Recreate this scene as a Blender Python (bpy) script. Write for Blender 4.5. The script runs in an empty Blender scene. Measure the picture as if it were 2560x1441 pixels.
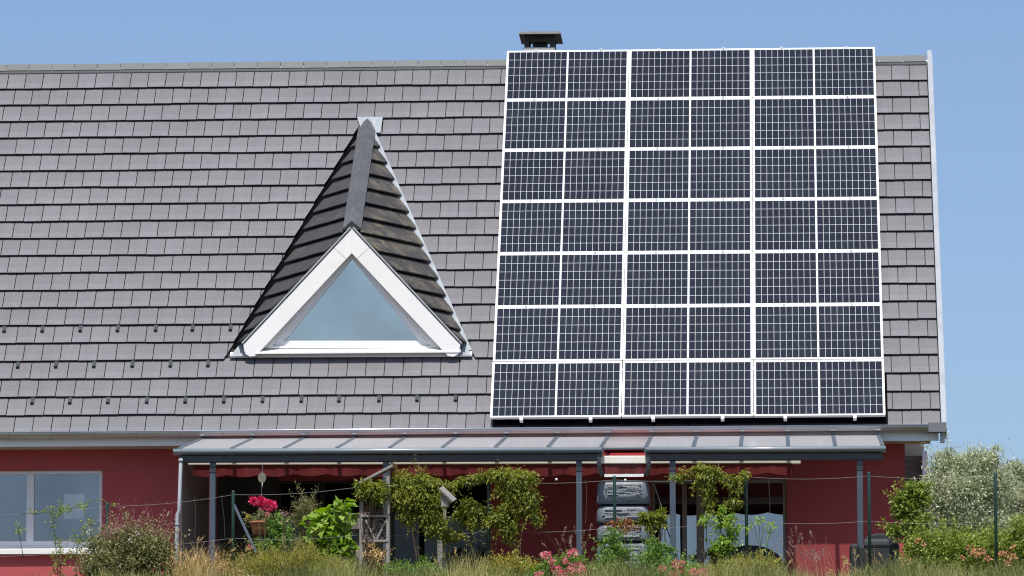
import bpy, bmesh, math, random
import numpy as np
from mathutils import Matrix, Vector

R = math.radians
random.seed(7)
rng = np.random.default_rng(11)
scene = bpy.context.scene
COL = scene.collection

# ------------------------------------------------------------------ camera
FPX = 13315.0                      # focal length in pixels of the 2560-wide photograph
ZO = 2.918                          # height of the lower edge of the solar array above the terrace
YAW, PITCH, ROLL = R(2.866), R(7.0), R(-0.11)
CAM = np.array([3.852, -71.08, -4.08])
FW = np.array([-math.sin(YAW) * math.cos(PITCH), math.cos(YAW) * math.cos(PITCH), math.sin(PITCH)])
_r0 = np.array([math.cos(YAW), math.sin(YAW), 0.0])
_u0 = np.cross(_r0, FW)
RT = math.cos(ROLL) * _r0 + math.sin(ROLL) * _u0
UP = -math.sin(ROLL) * _r0 + math.cos(ROLL) * _u0
cam = bpy.data.cameras.new('camera')
cam.sensor_width = 36.0
cam.lens = FPX / 2560.0 * 36.0
cam.clip_start = 1.0
cam.clip_end = 3000.0
cam_ob = bpy.data.objects.new('camera', cam)
COL.objects.link(cam_ob)
m = Matrix.Identity(4)
for i in range(3):
    m[i][0], m[i][1], m[i][2], m[i][3] = RT[i], UP[i], -FW[i], CAM[i]
cam_ob.matrix_world = m
scene.camera = cam_ob

# ------------------------------------------------------------------ sky, sun, exposure
SUN_EL, SUN_AZ = R(63.0), R(4.0)   # azimuth: turned from straight in front of the house towards its left
SKY_STRENGTH, SUN_STRENGTH = 0.127, 4.3
w = bpy.data.worlds.new('World')
scene.world = w
w.use_nodes = True
nt = w.node_tree
sky = nt.nodes.new('ShaderNodeTexSky')
sky.sky_type = 'NISHITA'
sky.sun_disc = False
sky.sun_elevation = SUN_EL
sky.sun_rotation = R(180.0) + SUN_AZ
sky.altitude = 600.0
sky.air_density = 0.8
sky.dust_density = 3.0
sky.ozone_density = 4.0
nt.links.new(sky.outputs[0], nt.nodes['Background'].inputs[0])
nt.nodes['Background'].inputs[1].default_value = SKY_STRENGTH
sun = bpy.data.lights.new('sun', 'SUN')
sun.energy = SUN_STRENGTH
sun.angle = R(0.53)
sun.color = (1.0, 0.955, 0.89)
sun_ob = bpy.data.objects.new('sun', sun)
COL.objects.link(sun_ob)
sd = Vector((-math.sin(SUN_AZ) * math.cos(SUN_EL), -math.cos(SUN_AZ) * math.cos(SUN_EL), math.sin(SUN_EL)))
sun_ob.rotation_euler = sd.to_track_quat('Z', 'Y').to_euler()
sun_ob.location = (0, -20, 40)
vs = scene.view_settings
vs.view_transform = 'Standard'
vs.look = 'None'
vs.exposure = 0.25
vs.gamma = 1.0
vs.use_curve_mapping = False
scene.cycles.filter_width = 1.15
scene.cycles.max_bounces = 8
scene.cycles.transparent_max_bounces = 16

# ------------------------------------------------------------------ measuring helpers
def ray(x, y):
    return FW + (x - 1280.0) / FPX * RT - (y - 720.5) / FPX * UP
def at(x, y, Y):
    """the point of the vertical plane at depth Y that the photograph shows at pixel x, y"""
    d = ray(x, y)
    return CAM + d * ((Y - CAM[1]) / d[1])
PT = R(51.48)                      # pitch of the main roof
SV = np.array([0.0, math.cos(PT), math.sin(PT)])
NV = np.array([0.0, -math.sin(PT), math.cos(PT)])
P0 = np.array([0.0, 0.0, ZO])
H0 = -0.13                         # tiles lie this far below the faces of the solar array
def roofpt(x, s, h=0.0):
    return np.array([x, 0, 0]) + P0 + SV * s + NV * (H0 + h)
def on_roof(px, py, h=0.0):
    d = ray(px, py)
    q = P0 + NV * (H0 + h)
    return CAM + d * (((q - CAM) @ NV) / (d @ NV))

# ------------------------------------------------------------------ mesh helpers
class MB:
    def __init__(self):
        self.v, self.f, self.mi, self.a, self.b, self.sm = [], [], [], [], [], []
    def face(self, idx, mi=0, a=0.5, b=0.0, sm=False):
        self.f.append(tuple(idx)); self.mi.append(mi); self.a.append(a); self.b.append(b); self.sm.append(sm)
    def poly(self, pts, mi=0, a=0.5, b=0.0):
        n = len(self.v)
        self.v += [tuple(p) for p in pts]
        self.face(range(n, n + len(pts)), mi, a, b)
    def hexa(self, p, mi=0, a=0.5, b=0.0):
        """p: 8 corners, bottom four counter-clockwise then top four"""
        n = len(self.v)
        self.v += [tuple(q) for q in p]
        for q in ((3, 2, 1, 0), (4, 5, 6, 7), (0, 1, 5, 4), (1, 2, 6, 5), (2, 3, 7, 6), (3, 0, 4, 7)):
            self.face([n + i for i in q], mi, a, b)
    def box(self, x0, x1, y0, y1, z0, z1, mi=0, a=0.5):
        x0, x1 = min(x0, x1), max(x0, x1); y0, y1 = min(y0, y1), max(y0, y1); z0, z1 = min(z0, z1), max(z0, z1)
        self.hexa([(x0, y0, z0), (x1, y0, z0), (x1, y1, z0), (x0, y1, z0), (x0, y0, z1), (x1, y0, z1), (x1, y1, z1), (x0, y1, z1)], mi, a)
    def bar(self, p, q, wdt, hgt, up=(0, 0, 1), mi=0, a=0.5):
        """a rectangular bar from p to q"""
        p, q, up = np.array(p, float), np.array(q, float), np.array(up, float)
        d = q - p; d /= np.linalg.norm(d)
        s = np.cross(d, up); s /= np.linalg.norm(s); u = np.cross(s, d)
        c = []
        for e in (p, q):
            for sx, sy in ((-1, -1), (1, -1), (1, 1), (-1, 1)):
                c.append(e + s * sx * wdt / 2 + u * sy * hgt / 2)
        self.hexa(c, mi, a)
    def extrude(self, poly, off, mi=0, a=0.5):
        """closed solid from a planar polygon pushed along off"""
        n = len(self.v); k = len(poly); off = np.array(off, float)
        self.v += [tuple(p) for p in poly] + [tuple(np.array(p) + off) for p in poly]
        self.face(range(n, n + k), mi, a)
        self.face(range(n + 2 * k - 1, n + k - 1, -1), mi, a)
        for i in range(k):
            j = (i + 1) % k
            self.face((n + j, n + i, n + k + i, n + k + j), mi, a)
    def tube(self, pts, rad, n=6, mi=0, a=0.5, cap=True):
        pts = [np.array(p, float) for p in pts]
        if not hasattr(rad, '__len__'): rad = [rad] * len(pts)
        base = len(self.v); prev = None
        for i, p in enumerate(pts):
            d = pts[min(i + 1, len(pts) - 1)] - pts[max(i - 1, 0)]
            d = d / (np.linalg.norm(d) + 1e-9)
            if prev is None:
                h = np.array([0, 0, 1.0]) if abs(d[2]) < 0.9 else np.array([1.0, 0, 0])
                s = np.cross(d, h)
            else:
                s = prev - d * (prev @ d)
            s = s / (np.linalg.norm(s) + 1e-9); prev = s
            t = np.cross(d, s)
            for k in range(n):
                g = 2 * math.pi * k / n
                self.v.append(tuple(p + rad[i] * (math.cos(g) * s + math.sin(g) * t)))
        for i in range(len(pts) - 1):
            for k in range(n):
                l = (k + 1) % n
                self.face((base + i * n + k, base + i * n + l, base + (i + 1) * n + l, base + (i + 1) * n + k), mi, a, 0.0, n > 4)
        if cap:
            self.face(range(base + n - 1, base - 1, -1), mi, a)
            e = base + (len(pts) - 1) * n
            self.face(range(e, e + n), mi, a)
    def lathe(self, c, prof, n=20, mi=0, a=0.5):
        """turned body around a vertical axis: prof is (radius, z) pairs"""
        base = len(self.v)
        for r_, z in prof:
            for k in range(n):
                g = 2 * math.pi * k / n
                self.v.append((c[0] + r_ * math.cos(g), c[1] + r_ * math.sin(g), c[2] + z))
        for i in range(len(prof) - 1):
            for k in range(n):
                l = (k + 1) % n
                self.face((base + i * n + k, base + i * n + l, base + (i + 1) * n + l, base + (i + 1) * n + k), mi, a, 0.0, True)
    def build(self, name, mats, parent=None, origin=None, bevel=0.0):
        if origin is None:
            origin = parent['_o'] if parent is not None and '_o' in parent else (0, 0, 0)
        me = bpy.data.meshes.new(name)
        V = np.array(self.v, float) - np.array(origin, float)
        me.from_pydata([tuple(p) for p in V], [], self.f)
        mats = mats if isinstance(mats, (list, tuple)) else [mats]
        for q in mats: me.materials.append(q)
        me.polygons.foreach_set('material_index', self.mi)
        me.polygons.foreach_set('use_smooth', self.sm)
        me.attributes.new('rnd', 'FLOAT', 'FACE').data.foreach_set('value', self.a)
        me.attributes.new('band', 'FLOAT', 'FACE').data.foreach_set('value', self.b)
        me.update()
        o = bpy.data.objects.new(name, me)
        COL.objects.link(o)
        if parent is not None:
            o.parent = parent
            o['_o'] = list(origin)
        else:
            o.location = origin
            o['_o'] = list(origin)
        if bevel:
            bv = o.modifiers.new('bevel', 'BEVEL'); bv.width = bevel; bv.segments = 2; bv.limit_method = 'ANGLE'
        return o

def tag(o, label=None, cat=None, group=None, kind=None):
    if label: o['label'] = label
    if cat: o['category'] = cat
    if group: o['group'] = group
    if kind: o['kind'] = kind
    return o
def thing(name, label, cat, loc, group=None):
    o = bpy.data.objects.new(name, None)
    o.empty_display_size = 0.2
    COL.objects.link(o)
    o.location = loc
    o['_o'] = [float(q) for q in loc]
    return tag(o, label, cat, group)

# ------------------------------------------------------------------ materials
def new_mat(name):
    mt = bpy.data.materials.new(name); mt.use_nodes = True
    t = mt.node_tree
    return mt, t, t.nodes['Principled BSDF']
def M(name, c, rough=0.6, var=0.12, scale=6.0, bump=0.0, metal=0.0, spec=0.5, rnd=0.0, dirt=None, stretch=(1, 1, 1), fine=0.0):
    """painted / stone / metal surface: base colour broken up by two noises, per-face variation, roughness and bump noise"""
    mt, t, b = new_mat(name)
    tc = t.nodes.new('ShaderNodeTexCoord'); mp = t.nodes.new('ShaderNodeMapping'); mp.inputs['Scale'].default_value = stretch
    t.links.new(tc.outputs['Object'], mp.inputs[0])
    n = t.nodes.new('ShaderNodeTexNoise'); n.inputs['Scale'].default_value = scale; n.inputs['Detail'].default_value = 6; n.inputs['Roughness'].default_value = 0.65
    t.links.new(mp.outputs[0], n.inputs[0])
    mr = t.nodes.new('ShaderNodeMapRange')
    mr.inputs[1].default_value = 0.25; mr.inputs[2].default_value = 0.75
    mr.inputs[3].default_value = 1 - var; mr.inputs[4].default_value = 1 + var
    t.links.new(n.outputs[0], mr.inputs[0])
    val = mr.outputs[0]
    if rnd:
        at_ = t.nodes.new('ShaderNodeAttribute'); at_.attribute_name = 'rnd'
        m2 = t.nodes.new('ShaderNodeMapRange'); m2.inputs[3].default_value = 1 - rnd; m2.inputs[4].default_value = 1 + rnd
        t.links.new(at_.outputs['Fac'], m2.inputs[0])
        mu = t.nodes.new('ShaderNodeMath'); mu.operation = 'MULTIPLY'
        t.links.new(val, mu.inputs[0]); t.links.new(m2.outputs[0], mu.inputs[1]); val = mu.outputs[0]
    mx = t.nodes.new('ShaderNodeVectorMath'); mx.operation = 'SCALE'
    mx.inputs[0].default_value = c[:3]
    t.links.new(val, mx.inputs['Scale'])
    colour = mx.outputs[0]
    if dirt:
        dc, thr, dsc = dirt
        n2 = t.nodes.new('ShaderNodeTexNoise'); n2.inputs['Scale'].default_value = dsc; n2.inputs['Detail'].default_value = 8; n2.inputs['Roughness'].default_value = 0.7
        t.links.new(mp.outputs[0], n2.inputs[0])
        m3 = t.nodes.new('ShaderNodeMapRange'); m3.inputs[1].default_value = thr; m3.inputs[2].default_value = thr + 0.12
        t.links.new(n2.outputs[0], m3.inputs[0])
        mc = t.nodes.new('ShaderNodeMix'); mc.data_type = 'RGBA'
        t.links.new(m3.outputs[0], mc.inputs[0]); t.links.new(colour, mc.inputs[6]); mc.inputs[7].default_value = (*dc, 1)
        colour = mc.outputs[2]
    t.links.new(colour, b.inputs['Base Color'])
    b.inputs['Roughness'].default_value = rough
    b.inputs['Metallic'].default_value = metal
    b.inputs['Specular IOR Level'].default_value = spec
    r2 = t.nodes.new('ShaderNodeMapRange'); r2.inputs[3].default_value = max(0.02, rough - 0.1); r2.inputs[4].default_value = min(1, rough + 0.12)
    t.links.new(n.outputs[0], r2.inputs[0]); t.links.new(r2.outputs[0], b.inputs['Roughness'])
    if bump:
        bp = t.nodes.new('ShaderNodeBump'); bp.inputs['Strength'].default_value = bump; bp.inputs['Distance'].default_value = 0.01
        n3 = t.nodes.new('ShaderNodeTexNoise'); n3.inputs['Scale'].default_value = fine or scale * 8; n3.inputs['Detail'].default_value = 4
        t.links.new(mp.outputs[0], n3.inputs[0])
        t.links.new(n3.outputs[0], bp.inputs['Height']); t.links.new(bp.outputs[0], b.inputs['Normal'])
    return mt

def tile_mat(name, c, band_gain, moss=0.0):
    mt, t, b = new_mat(name)
    N, L = t.nodes, t.links
    tc = N.new('ShaderNodeTexCoord')
    a = N.new('ShaderNodeAttribute'); a.attribute_name = 'rnd'
    bd = N.new('ShaderNodeAttribute'); bd.attribute_name = 'band'
    big = N.new('ShaderNodeTexNoise'); big.inputs['Scale'].default_value = 0.7; big.inputs['Detail'].default_value = 4
    fin = N.new('ShaderNodeTexNoise'); fin.inputs['Scale'].default_value = 14; fin.inputs['Detail'].default_value = 8; fin.inputs['Roughness'].default_value = 0.7
    mp = N.new('ShaderNodeMapping'); mp.inputs['Scale'].default_value = (1.0, 2.2, 2.2)
    L.new(tc.outputs['Object'], mp.inputs[0])
    L.new(mp.outputs[0], big.inputs[0]); L.new(mp.outputs[0], fin.inputs[0])
    st_ = N.new('ShaderNodeTexNoise'); st_.inputs['Scale'].default_value = 3.2; st_.inputs['Detail'].default_value = 5
    mps = N.new('ShaderNodeMapping'); mps.inputs['Scale'].default_value = (2.6, 0.22, 0.22); L.new(tc.outputs['Object'], mps.inputs[0]); L.new(mps.outputs[0], st_.inputs[0])
    def mr(src, lo, hi, f0=0.0, f1=1.0):
        q = N.new('ShaderNodeMapRange'); q.inputs[1].default_value = f0; q.inputs[2].default_value = f1
        q.inputs[3].default_value = lo; q.inputs[4].default_value = hi; L.new(src, q.inputs[0]); return q.outputs[0]
    def mul(p, q):
        k = N.new('ShaderNodeMath'); k.operation = 'MULTIPLY'; L.new(p, k.inputs[0]); L.new(q, k.inputs[1]); return k.outputs[0]
    v = mul(mul(mr(a.outputs['Fac'], 0.955, 1.045), mr(big.outputs[0], 0.93, 1.07, 0.3, 0.7)), mul(mr(fin.outputs[0], 0.9, 1.1, 0.3, 0.7), mr(bd.outputs['Fac'], 1.0, band_gain)))
    v = mul(v, mr(st_.outputs[0], 0.95, 1.05, 0.3, 0.7))                 # rain streaks running down the slope
    sc = N.new('ShaderNodeVectorMath'); sc.operation = 'SCALE'
    hue = N.new('ShaderNodeMix'); hue.data_type = 'RGBA'          # some tiles warmer, some bluer
    wn = N.new('ShaderNodeMath'); wn.operation = 'FRACT'
    k9 = N.new('ShaderNodeMath'); k9.operation = 'MULTIPLY'; k9.inputs[1].default_value = 7.31
    L.new(a.outputs['Fac'], k9.inputs[0]); L.new(k9.outputs[0], wn.inputs[0])
    L.new(wn.outputs[0], hue.inputs[0])
    hue.inputs[6].default_value = (c[0] * 1.015, c[1] * 0.995, c[2] * 0.985, 1); hue.inputs[7].default_value = (c[0] * 0.98, c[1] * 0.995, c[2] * 1.03, 1)
    L.new(hue.outputs[2], sc.inputs[0]); L.new(v, sc.inputs['Scale'])
    col = sc.outputs[0]
    sp = N.new('ShaderNodeTexNoise'); sp.inputs['Scale'].default_value = 3.0 if moss else 22; sp.inputs['Detail'].default_value = 9; sp.inputs['Roughness'].default_value = 0.75
    L.new(tc.outputs['Object'], sp.inputs[0])
    fac = mr(sp.outputs[0], 0.0, 0.75, (0.62 - moss) if moss else 0.69, (0.78 - moss) if moss else 0.76)
    mc = N.new('ShaderNodeMix'); mc.data_type = 'RGBA'
    L.new(fac, mc.inputs[0]); L.new(col, mc.inputs[6]); mc.inputs[7].default_value = (0.19, 0.165, 0.115, 1) if moss else (0.36, 0.35, 0.31, 1)
    L.new(mc.outputs[2], b.inputs['Base Color'])
    b.inputs['Roughness'].default_value = 0.5
    L.new(mr(fin.outputs[0], 0.42, 0.7), b.inputs['Roughness'])
    b.inputs['Specular IOR Level'].default_value = 0.4
    bp = N.new('ShaderNodeBump'); bp.inputs['Strength'].default_value = 0.25; bp.inputs['Distance'].default_value = 0.01
    L.new(fin.outputs[0], bp.inputs['Height']); L.new(bp.outputs[0], b.inputs['Normal'])
    return mt

def glass_mat(name, refl, tint, rough=0.02, clear=0.35):
    """pane: mirror of the surroundings over tinted see-through glass"""
    mt, t, b = new_mat(name)
    N, L = t.nodes, t.links
    g = N.new('ShaderNodeBsdfGlossy'); g.inputs['Roughness'].default_value = rough; g.inputs['Color'].default_value = (*refl, 1)
    tr = N.new('ShaderNodeBsdfTransparent'); tr.inputs['Color'].default_value = (*tint, 1)
    mx = N.new('ShaderNodeMixShader'); mx.inputs[0].default_value = clear
    n = N.new('ShaderNodeTexNoise'); n.inputs['Scale'].default_value = 1.3
    tc = N.new('ShaderNodeTexCoord'); L.new(tc.outputs['Object'], n.inputs[0])
    cv = N.new('ShaderNodeMapRange'); cv.inputs[1].default_value = 0.3; cv.inputs[2].default_value = 0.7; cv.inputs[3].default_value = 0.9; cv.inputs[4].default_value = 1.1; L.new(n.outputs[0], cv.inputs[0])
    sv = N.new('ShaderNodeVectorMath'); sv.operation = 'SCALE'; sv.inputs[0].default_value = refl; L.new(cv.outputs[0], sv.inputs['Scale']); L.new(sv.outputs[0], g.inputs['Color'])
    bp = N.new('ShaderNodeBump'); bp.inputs['Strength'].default_value = 0.02; bp.inputs['Distance'].default_value = 0.05
    L.new(n.outputs[0], bp.inputs['Height']); L.new(bp.outputs[0], g.inputs['Normal'])
    L.new(tr.outputs[0], mx.inputs[2]); L.new(g.outputs[0], mx.inputs[1])
    L.new(mx.outputs[0], t.nodes['Material Output'].inputs[0])
    t.nodes.remove(b)
    return mt

def leaf_mat(name, dark, mid, light, trans=0.3, rough=0.5, spec=0.35):
    mt, t, b = new_mat(name)
    N, L = t.nodes, t.links
    a = N.new('ShaderNodeAttribute'); a.attribute_name = 'rnd'
    cr = N.new('ShaderNodeValToRGB')
    cr.color_ramp.elements[0].color = (*dark, 1); cr.color_ramp.elements[1].color = (*light, 1)
    e = cr.color_ramp.elements.new(0.5); e.color = (*mid, 1)
    L.new(a.outputs['Fac'], cr.inputs[0])
    L.new(cr.outputs[0], b.inputs['Base Color'])
    b.inputs['Roughness'].default_value = rough; b.inputs['Specular IOR Level'].default_value = spec
    tl = N.new('ShaderNodeBsdfTranslucent')
    hs = N.new('ShaderNodeHueSaturation'); hs.inputs['Value'].default_value = 1.5; hs.inputs['Saturation'].default_value = 1.15
    L.new(cr.outputs[0], hs.inputs['Color']); L.new(hs.outputs[0], tl.inputs['Color'])
    mx = N.new('ShaderNodeMixShader'); mx.inputs[0].default_value = trans
    L.new(b.outputs[0], mx.inputs[1]); L.new(tl.outputs[0], mx.inputs[2])
    L.new(mx.outputs[0], t.nodes['Material Output'].inputs[0])
    return mt

MT = {}
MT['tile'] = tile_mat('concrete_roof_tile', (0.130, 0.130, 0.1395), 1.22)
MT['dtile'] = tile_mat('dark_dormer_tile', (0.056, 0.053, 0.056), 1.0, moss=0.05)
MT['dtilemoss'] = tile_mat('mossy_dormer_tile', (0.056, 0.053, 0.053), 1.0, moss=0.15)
MT['edge_shade'] = M('shaded_tile_edge', (0.042, 0.039, 0.039), 0.9, 0.3, 12, spec=0.1)  # tile colour darkened to paint the shade on lips, sides and undersides
MT['under'] = M('underlay_and_gap_shade', (0.020, 0.018, 0.018), 0.9)  # dark underlay; also paints the shade under the tile lips
MT['ridge'] = M('ridge_tile', (0.095, 0.106, 0.108), 0.6, 0.15, 5, 0.3, rnd=0.08, dirt=((0.36, 0.35, 0.31), 0.64, 7))
MT['zinc'] = M('zinc', (0.33, 0.355, 0.385), 0.7, 0.18, 2.2, 0.05, spec=0.2, dirt=((0.33, 0.35, 0.36), 0.62, 5), stretch=(0.5, 1, 2))
MT['zincgutter'] = M('zinc_gutter', (0.5, 0.52, 0.55), 0.3, 0.16, 2.2, 0.05, metal=0.85, dirt=((0.33, 0.35, 0.36), 0.64, 5), stretch=(0.4, 1, 2))
MT['lead'] = M('lead_sheet', (0.31, 0.34, 0.37), 0.7, 0.2, 9, 0.2, spec=0.2)
MT['white'] = M('white_board', (0.77, 0.765, 0.745), 0.45, 0.04, 3, 0.04, dirt=((0.62, 0.6, 0.55), 0.7, 4))
MT['whitegrey'] = M('pale_grey_board', (0.84, 0.88, 0.92), 0.5, 0.06, 3, 0.04)
MT['upvc'] = M('white_window_frame', (0.72, 0.74, 0.76), 0.35, 0.04, 3)
MT['beige'] = M('beige_soffit', (0.5, 0.44, 0.34), 0.6, 0.08, 6)
MT['red'] = M('red_render', (0.42, 0.076, 0.085), 0.85, 0.09, 2.5, 0.25, fine=120, dirt=((0.33, 0.055, 0.062), 0.6, 1.2))
MT['plinth'] = M('grey_plinth', (0.3, 0.3, 0.3), 0.9, 0.15, 8, 0.3)
MT['anth'] = M('anthracite_metal', (0.030, 0.035, 0.040), 0.35, 0.1, 3, 0.03, spec=0.5)
MT['bluegrey'] = M('blue_grey_metal', (0.088, 0.115, 0.148), 0.32, 0.08, 3, 0.03, spec=0.6)
MT['postpaint'] = M('blue_grey_post_paint', (0.055, 0.075, 0.10), 0.4, 0.08, 3, 0.03)
MT['gutterpaint'] = M('grey_painted_gutter', (0.20, 0.24, 0.265), 0.28, 0.06, 3, 0.02, spec=0.7)
MT['darkgrey'] = M('dark_grey_sheet', (0.045, 0.046, 0.044), 0.6, 0.1, 3)
MT['taupe'] = M('taupe_side_sheet', (0.30, 0.25, 0.225), 0.5, 0.15, 1.5)
MT['doorframe'] = M('taupe_door_frame', (0.30, 0.27, 0.24), 0.5, 0.06, 3)
MT['cream'] = M('cream_metal', (0.88, 0.87, 0.80), 0.4, 0.05, 3)
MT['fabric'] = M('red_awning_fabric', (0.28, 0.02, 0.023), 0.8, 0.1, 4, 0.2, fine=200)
MT['valance'] = M('shaded_red_valance', (0.14, 0.010, 0.012), 0.8, 0.1, 4, 0.2, fine=200)  # awning red darkened to paint the shade on the valance
MT['black'] = M('black_membrane_valley_shade', (0.005, 0.005, 0.006), 0.95, 0.2, 6, spec=0.0)  # membrane black; also the painted shade of the left valley
MT['chimcap'] = M('dark_chimney_cap', (0.02, 0.019, 0.019), 0.6, 0.25, 6, 0.2)
MT['chimtop'] = M('grey_concrete', (0.27, 0.26, 0.25), 0.8, 0.15, 8, 0.3)
MT['chimbody'] = M('pale_chimney_slab', (0.36, 0.41, 0.39), 0.8, 0.12, 8, 0.2)
MT['pvframe'] = M('white_panel_frame', (0.86, 0.86, 0.86), 0.35, 0.03, 2)
MT['pvback'] = M('white_backsheet', (0.62, 0.65, 0.70), 0.4, 0.03, 2)
MT['clip'] = M('grey_clip', (0.3, 0.31, 0.31), 0.5, 0.15, 6, metal=0.4)
MT['darkclip'] = M('slate_grey_clip', (0.06, 0.07, 0.078), 0.85, 0.15, 6, spec=0.1)
MT['tank'] = M('grey_plastic', (0.115, 0.14, 0.165), 0.42, 0.12, 5, 0.15)
MT['tankstone'] = M('grey_plastic_slate', (0.165, 0.19, 0.215), 0.36, 0.25, 9, 0.9, fine=34, rnd=0.14, stretch=(0.6, 1, 4))
MT['green'] = M('dark_green_post', (0.011, 0.045, 0.034), 0.45, 0.15, 5)
MT['wire'] = M('grey_wire', (0.22, 0.22, 0.22), 0.5, 0.1, 5, metal=0.3)
MT['wood'] = M('weathered_wood', (0.25, 0.235, 0.215), 0.8, 0.25, 5, 0.5, stretch=(1, 1, 7), fine=60)
MT['wooddark'] = M('dark_wood', (0.15, 0.125, 0.105), 0.8, 0.25, 5, 0.4, stretch=(0.4, 1, 6))
MT['twig'] = M('grey_twigs', (0.22, 0.20, 0.19), 0.9, 0.3, 20, 0.4, rnd=0.45)
MT['bark'] = M('brown_bark', (0.10, 0.07, 0.045), 0.9, 0.25, 14, 0.4)
MT['stem'] = M('green_stem', (0.09, 0.12, 0.04), 0.7, 0.2, 14)
MT['redstem'] = M('reddish_dry_stem', (0.26, 0.14, 0.09), 0.8, 0.25, 14, rnd=0.3)
MT['terra'] = M('terracotta', (0.36, 0.13, 0.07), 0.75, 0.2, 9, 0.3)
MT['disc'] = M('grey_olive_disc', (0.14, 0.13, 0.10), 0.6, 0.2, 12)
MT['rattan'] = M('black_rattan', (0.012, 0.015, 0.016), 0.55, 0.2, 30, 0.8, fine=110)
MT['cushion'] = M('grey_cushion', (0.05, 0.055, 0.06), 0.8, 0.1, 8)
MT['cover'] = M('dark_green_reflection', (0.010, 0.026, 0.022), 0.6, 0.2, 4)  # dark colour standing in for reflections in window and door glass
MT['stone'] = M('grey_stone', (0.24, 0.25, 0.26), 0.85, 0.25, 6, 0.5)
MT['soil'] = M('dry_grass_soil', (0.10, 0.085, 0.045), 0.95, 0.35, 1.5, 0.6, fine=20, dirt=((0.07, 0.085, 0.03), 0.52, 0.8))
MT['paving'] = M('terrace_paving', (0.12, 0.115, 0.11), 0.85, 0.15, 2, 0.2)
MT['room'] = M('room_paint', (0.30, 0.28, 0.25), 0.8, 0.05, 2)
MT['insul'] = M('white_insulator', (0.8, 0.8, 0.78), 0.3, 0.02, 2)
MT['glass'] = glass_mat('window_glass', (0.40, 0.46, 0.53), (0.92, 0.95, 0.95), 0.015, 0.6)
MT['dglass'] = glass_mat('dormer_glass', (0.455, 0.50, 0.475), (0.3, 0.33, 0.33), 0.05, 0.05)
MT['darkglass'] = glass_mat('dark_door_glass', (0.05, 0.055, 0.06), (0.3, 0.3, 0.3), 0.02, 0.5)
MT['doorglass'] = glass_mat('patio_door_glass', (0.30, 0.345, 0.40), (0.4, 0.42, 0.42), 0.01, 0.3)

def cell_mat():
    mt, t, b = new_mat('solar_cell')
    N, L = t.nodes, t.links
    a = N.new('ShaderNodeAttribute'); a.attribute_name = 'rnd'
    oi = N.new('ShaderNodeObjectInfo')
    ad = N.new('ShaderNodeMath'); ad.operation = 'ADD'; L.new(a.outputs['Fac'], ad.inputs[0]); L.new(oi.outputs['Random'], ad.inputs[1])
    fr = N.new('ShaderNodeMath'); fr.operation = 'FRACT'; L.new(ad.outputs[0], fr.inputs[0])
    cr = N.new('ShaderNodeValToRGB')
    cr.color_ramp.elements[0].color = (0.009, 0.012, 0.023, 1); cr.color_ramp.elements[1].color = (0.011, 0.017, 0.029, 1)
    L.new(fr.outputs[0], cr.inputs[0])
    tc = N.new('ShaderNodeTexCoord')
    n = N.new('ShaderNodeTexNoise'); n.inputs['Scale'].default_value = 2.0; n.inputs['Detail'].default_value = 6
    L.new(tc.outputs['Object'], n.inputs[0])
    dm = N.new('ShaderNodeMapRange'); dm.inputs[1].default_value = 0.45; dm.inputs[2].default_value = 0.75; dm.inputs[3].default_value = 0.0; dm.inputs[4].default_value = 0.04
    L.new(n.outputs[0], dm.inputs[0])
    mc = N.new('ShaderNodeMix'); mc.data_type = 'RGBA'; L.new(dm.outputs[0], mc.inputs[0]); L.new(cr.outputs[0], mc.inputs[6]); mc.inputs[7].default_value = (0.16, 0.17, 0.17, 1)
    L.new(mc.outputs[2], b.inputs['Base Color'])
    b.inputs['Roughness'].default_value = 0.16
    b.inputs['Specular IOR Level'].default_value = 0.2
    return mt
MT['cell'] = cell_mat()

def poly_mat():
    """milky multiwall polycarbonate: lets about half of the sun through, scatters the rest"""
    mt, t, b = new_mat('polycarbonate_sheet')
    N, L = t.nodes, t.links
    b.inputs['Base Color'].default_value = (0.375, 0.375, 0.385, 1); b.inputs['Roughness'].default_value = 0.3
    tc = N.new('ShaderNodeTexCoord')
    wv = N.new('ShaderNodeTexWave'); wv.inputs['Scale'].default_value = 9; wv.bands_direction = 'X'
    L.new(tc.outputs['Object'], wv.inputs[0])
    n = N.new('ShaderNodeTexNoise'); n.inputs['Scale'].default_value = 3; n.inputs['Detail'].default_value = 6; L.new(tc.outputs['Object'], n.inputs[0])
    lw = N.new('ShaderNodeLayerWeight'); lw.inputs['Blend'].default_value = 0.5      # clearer face-on, milky at a grazing angle
    mr = N.new('ShaderNodeMapRange'); mr.inputs[1].default_value = 0.3; mr.inputs[2].default_value = 0.95; mr.inputs[3].default_value = 0.8; mr.inputs[4].default_value = 0.06; L.new(lw.outputs['Facing'], mr.inputs[0])
    tr = N.new('ShaderNodeBsdfTransparent'); tr.inputs['Color'].default_value = (0.95, 0.93, 0.92, 1)
    mx = N.new('ShaderNodeMixShader'); L.new(mr.outputs[0], mx.inputs[0])
    L.new(b.outputs[0], mx.inputs[1]); L.new(tr.outputs[0], mx.inputs[2])
    L.new(mx.outputs[0], N['Material Output'].inputs[0])
    bp = N.new('ShaderNodeBump'); bp.inputs['Strength'].default_value = 0.1; L.new(wv.outputs[0], bp.inputs['Height']); L.new(bp.outputs[0], b.inputs['Normal'])
    return mt
MT['poly'] = poly_mat()
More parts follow.
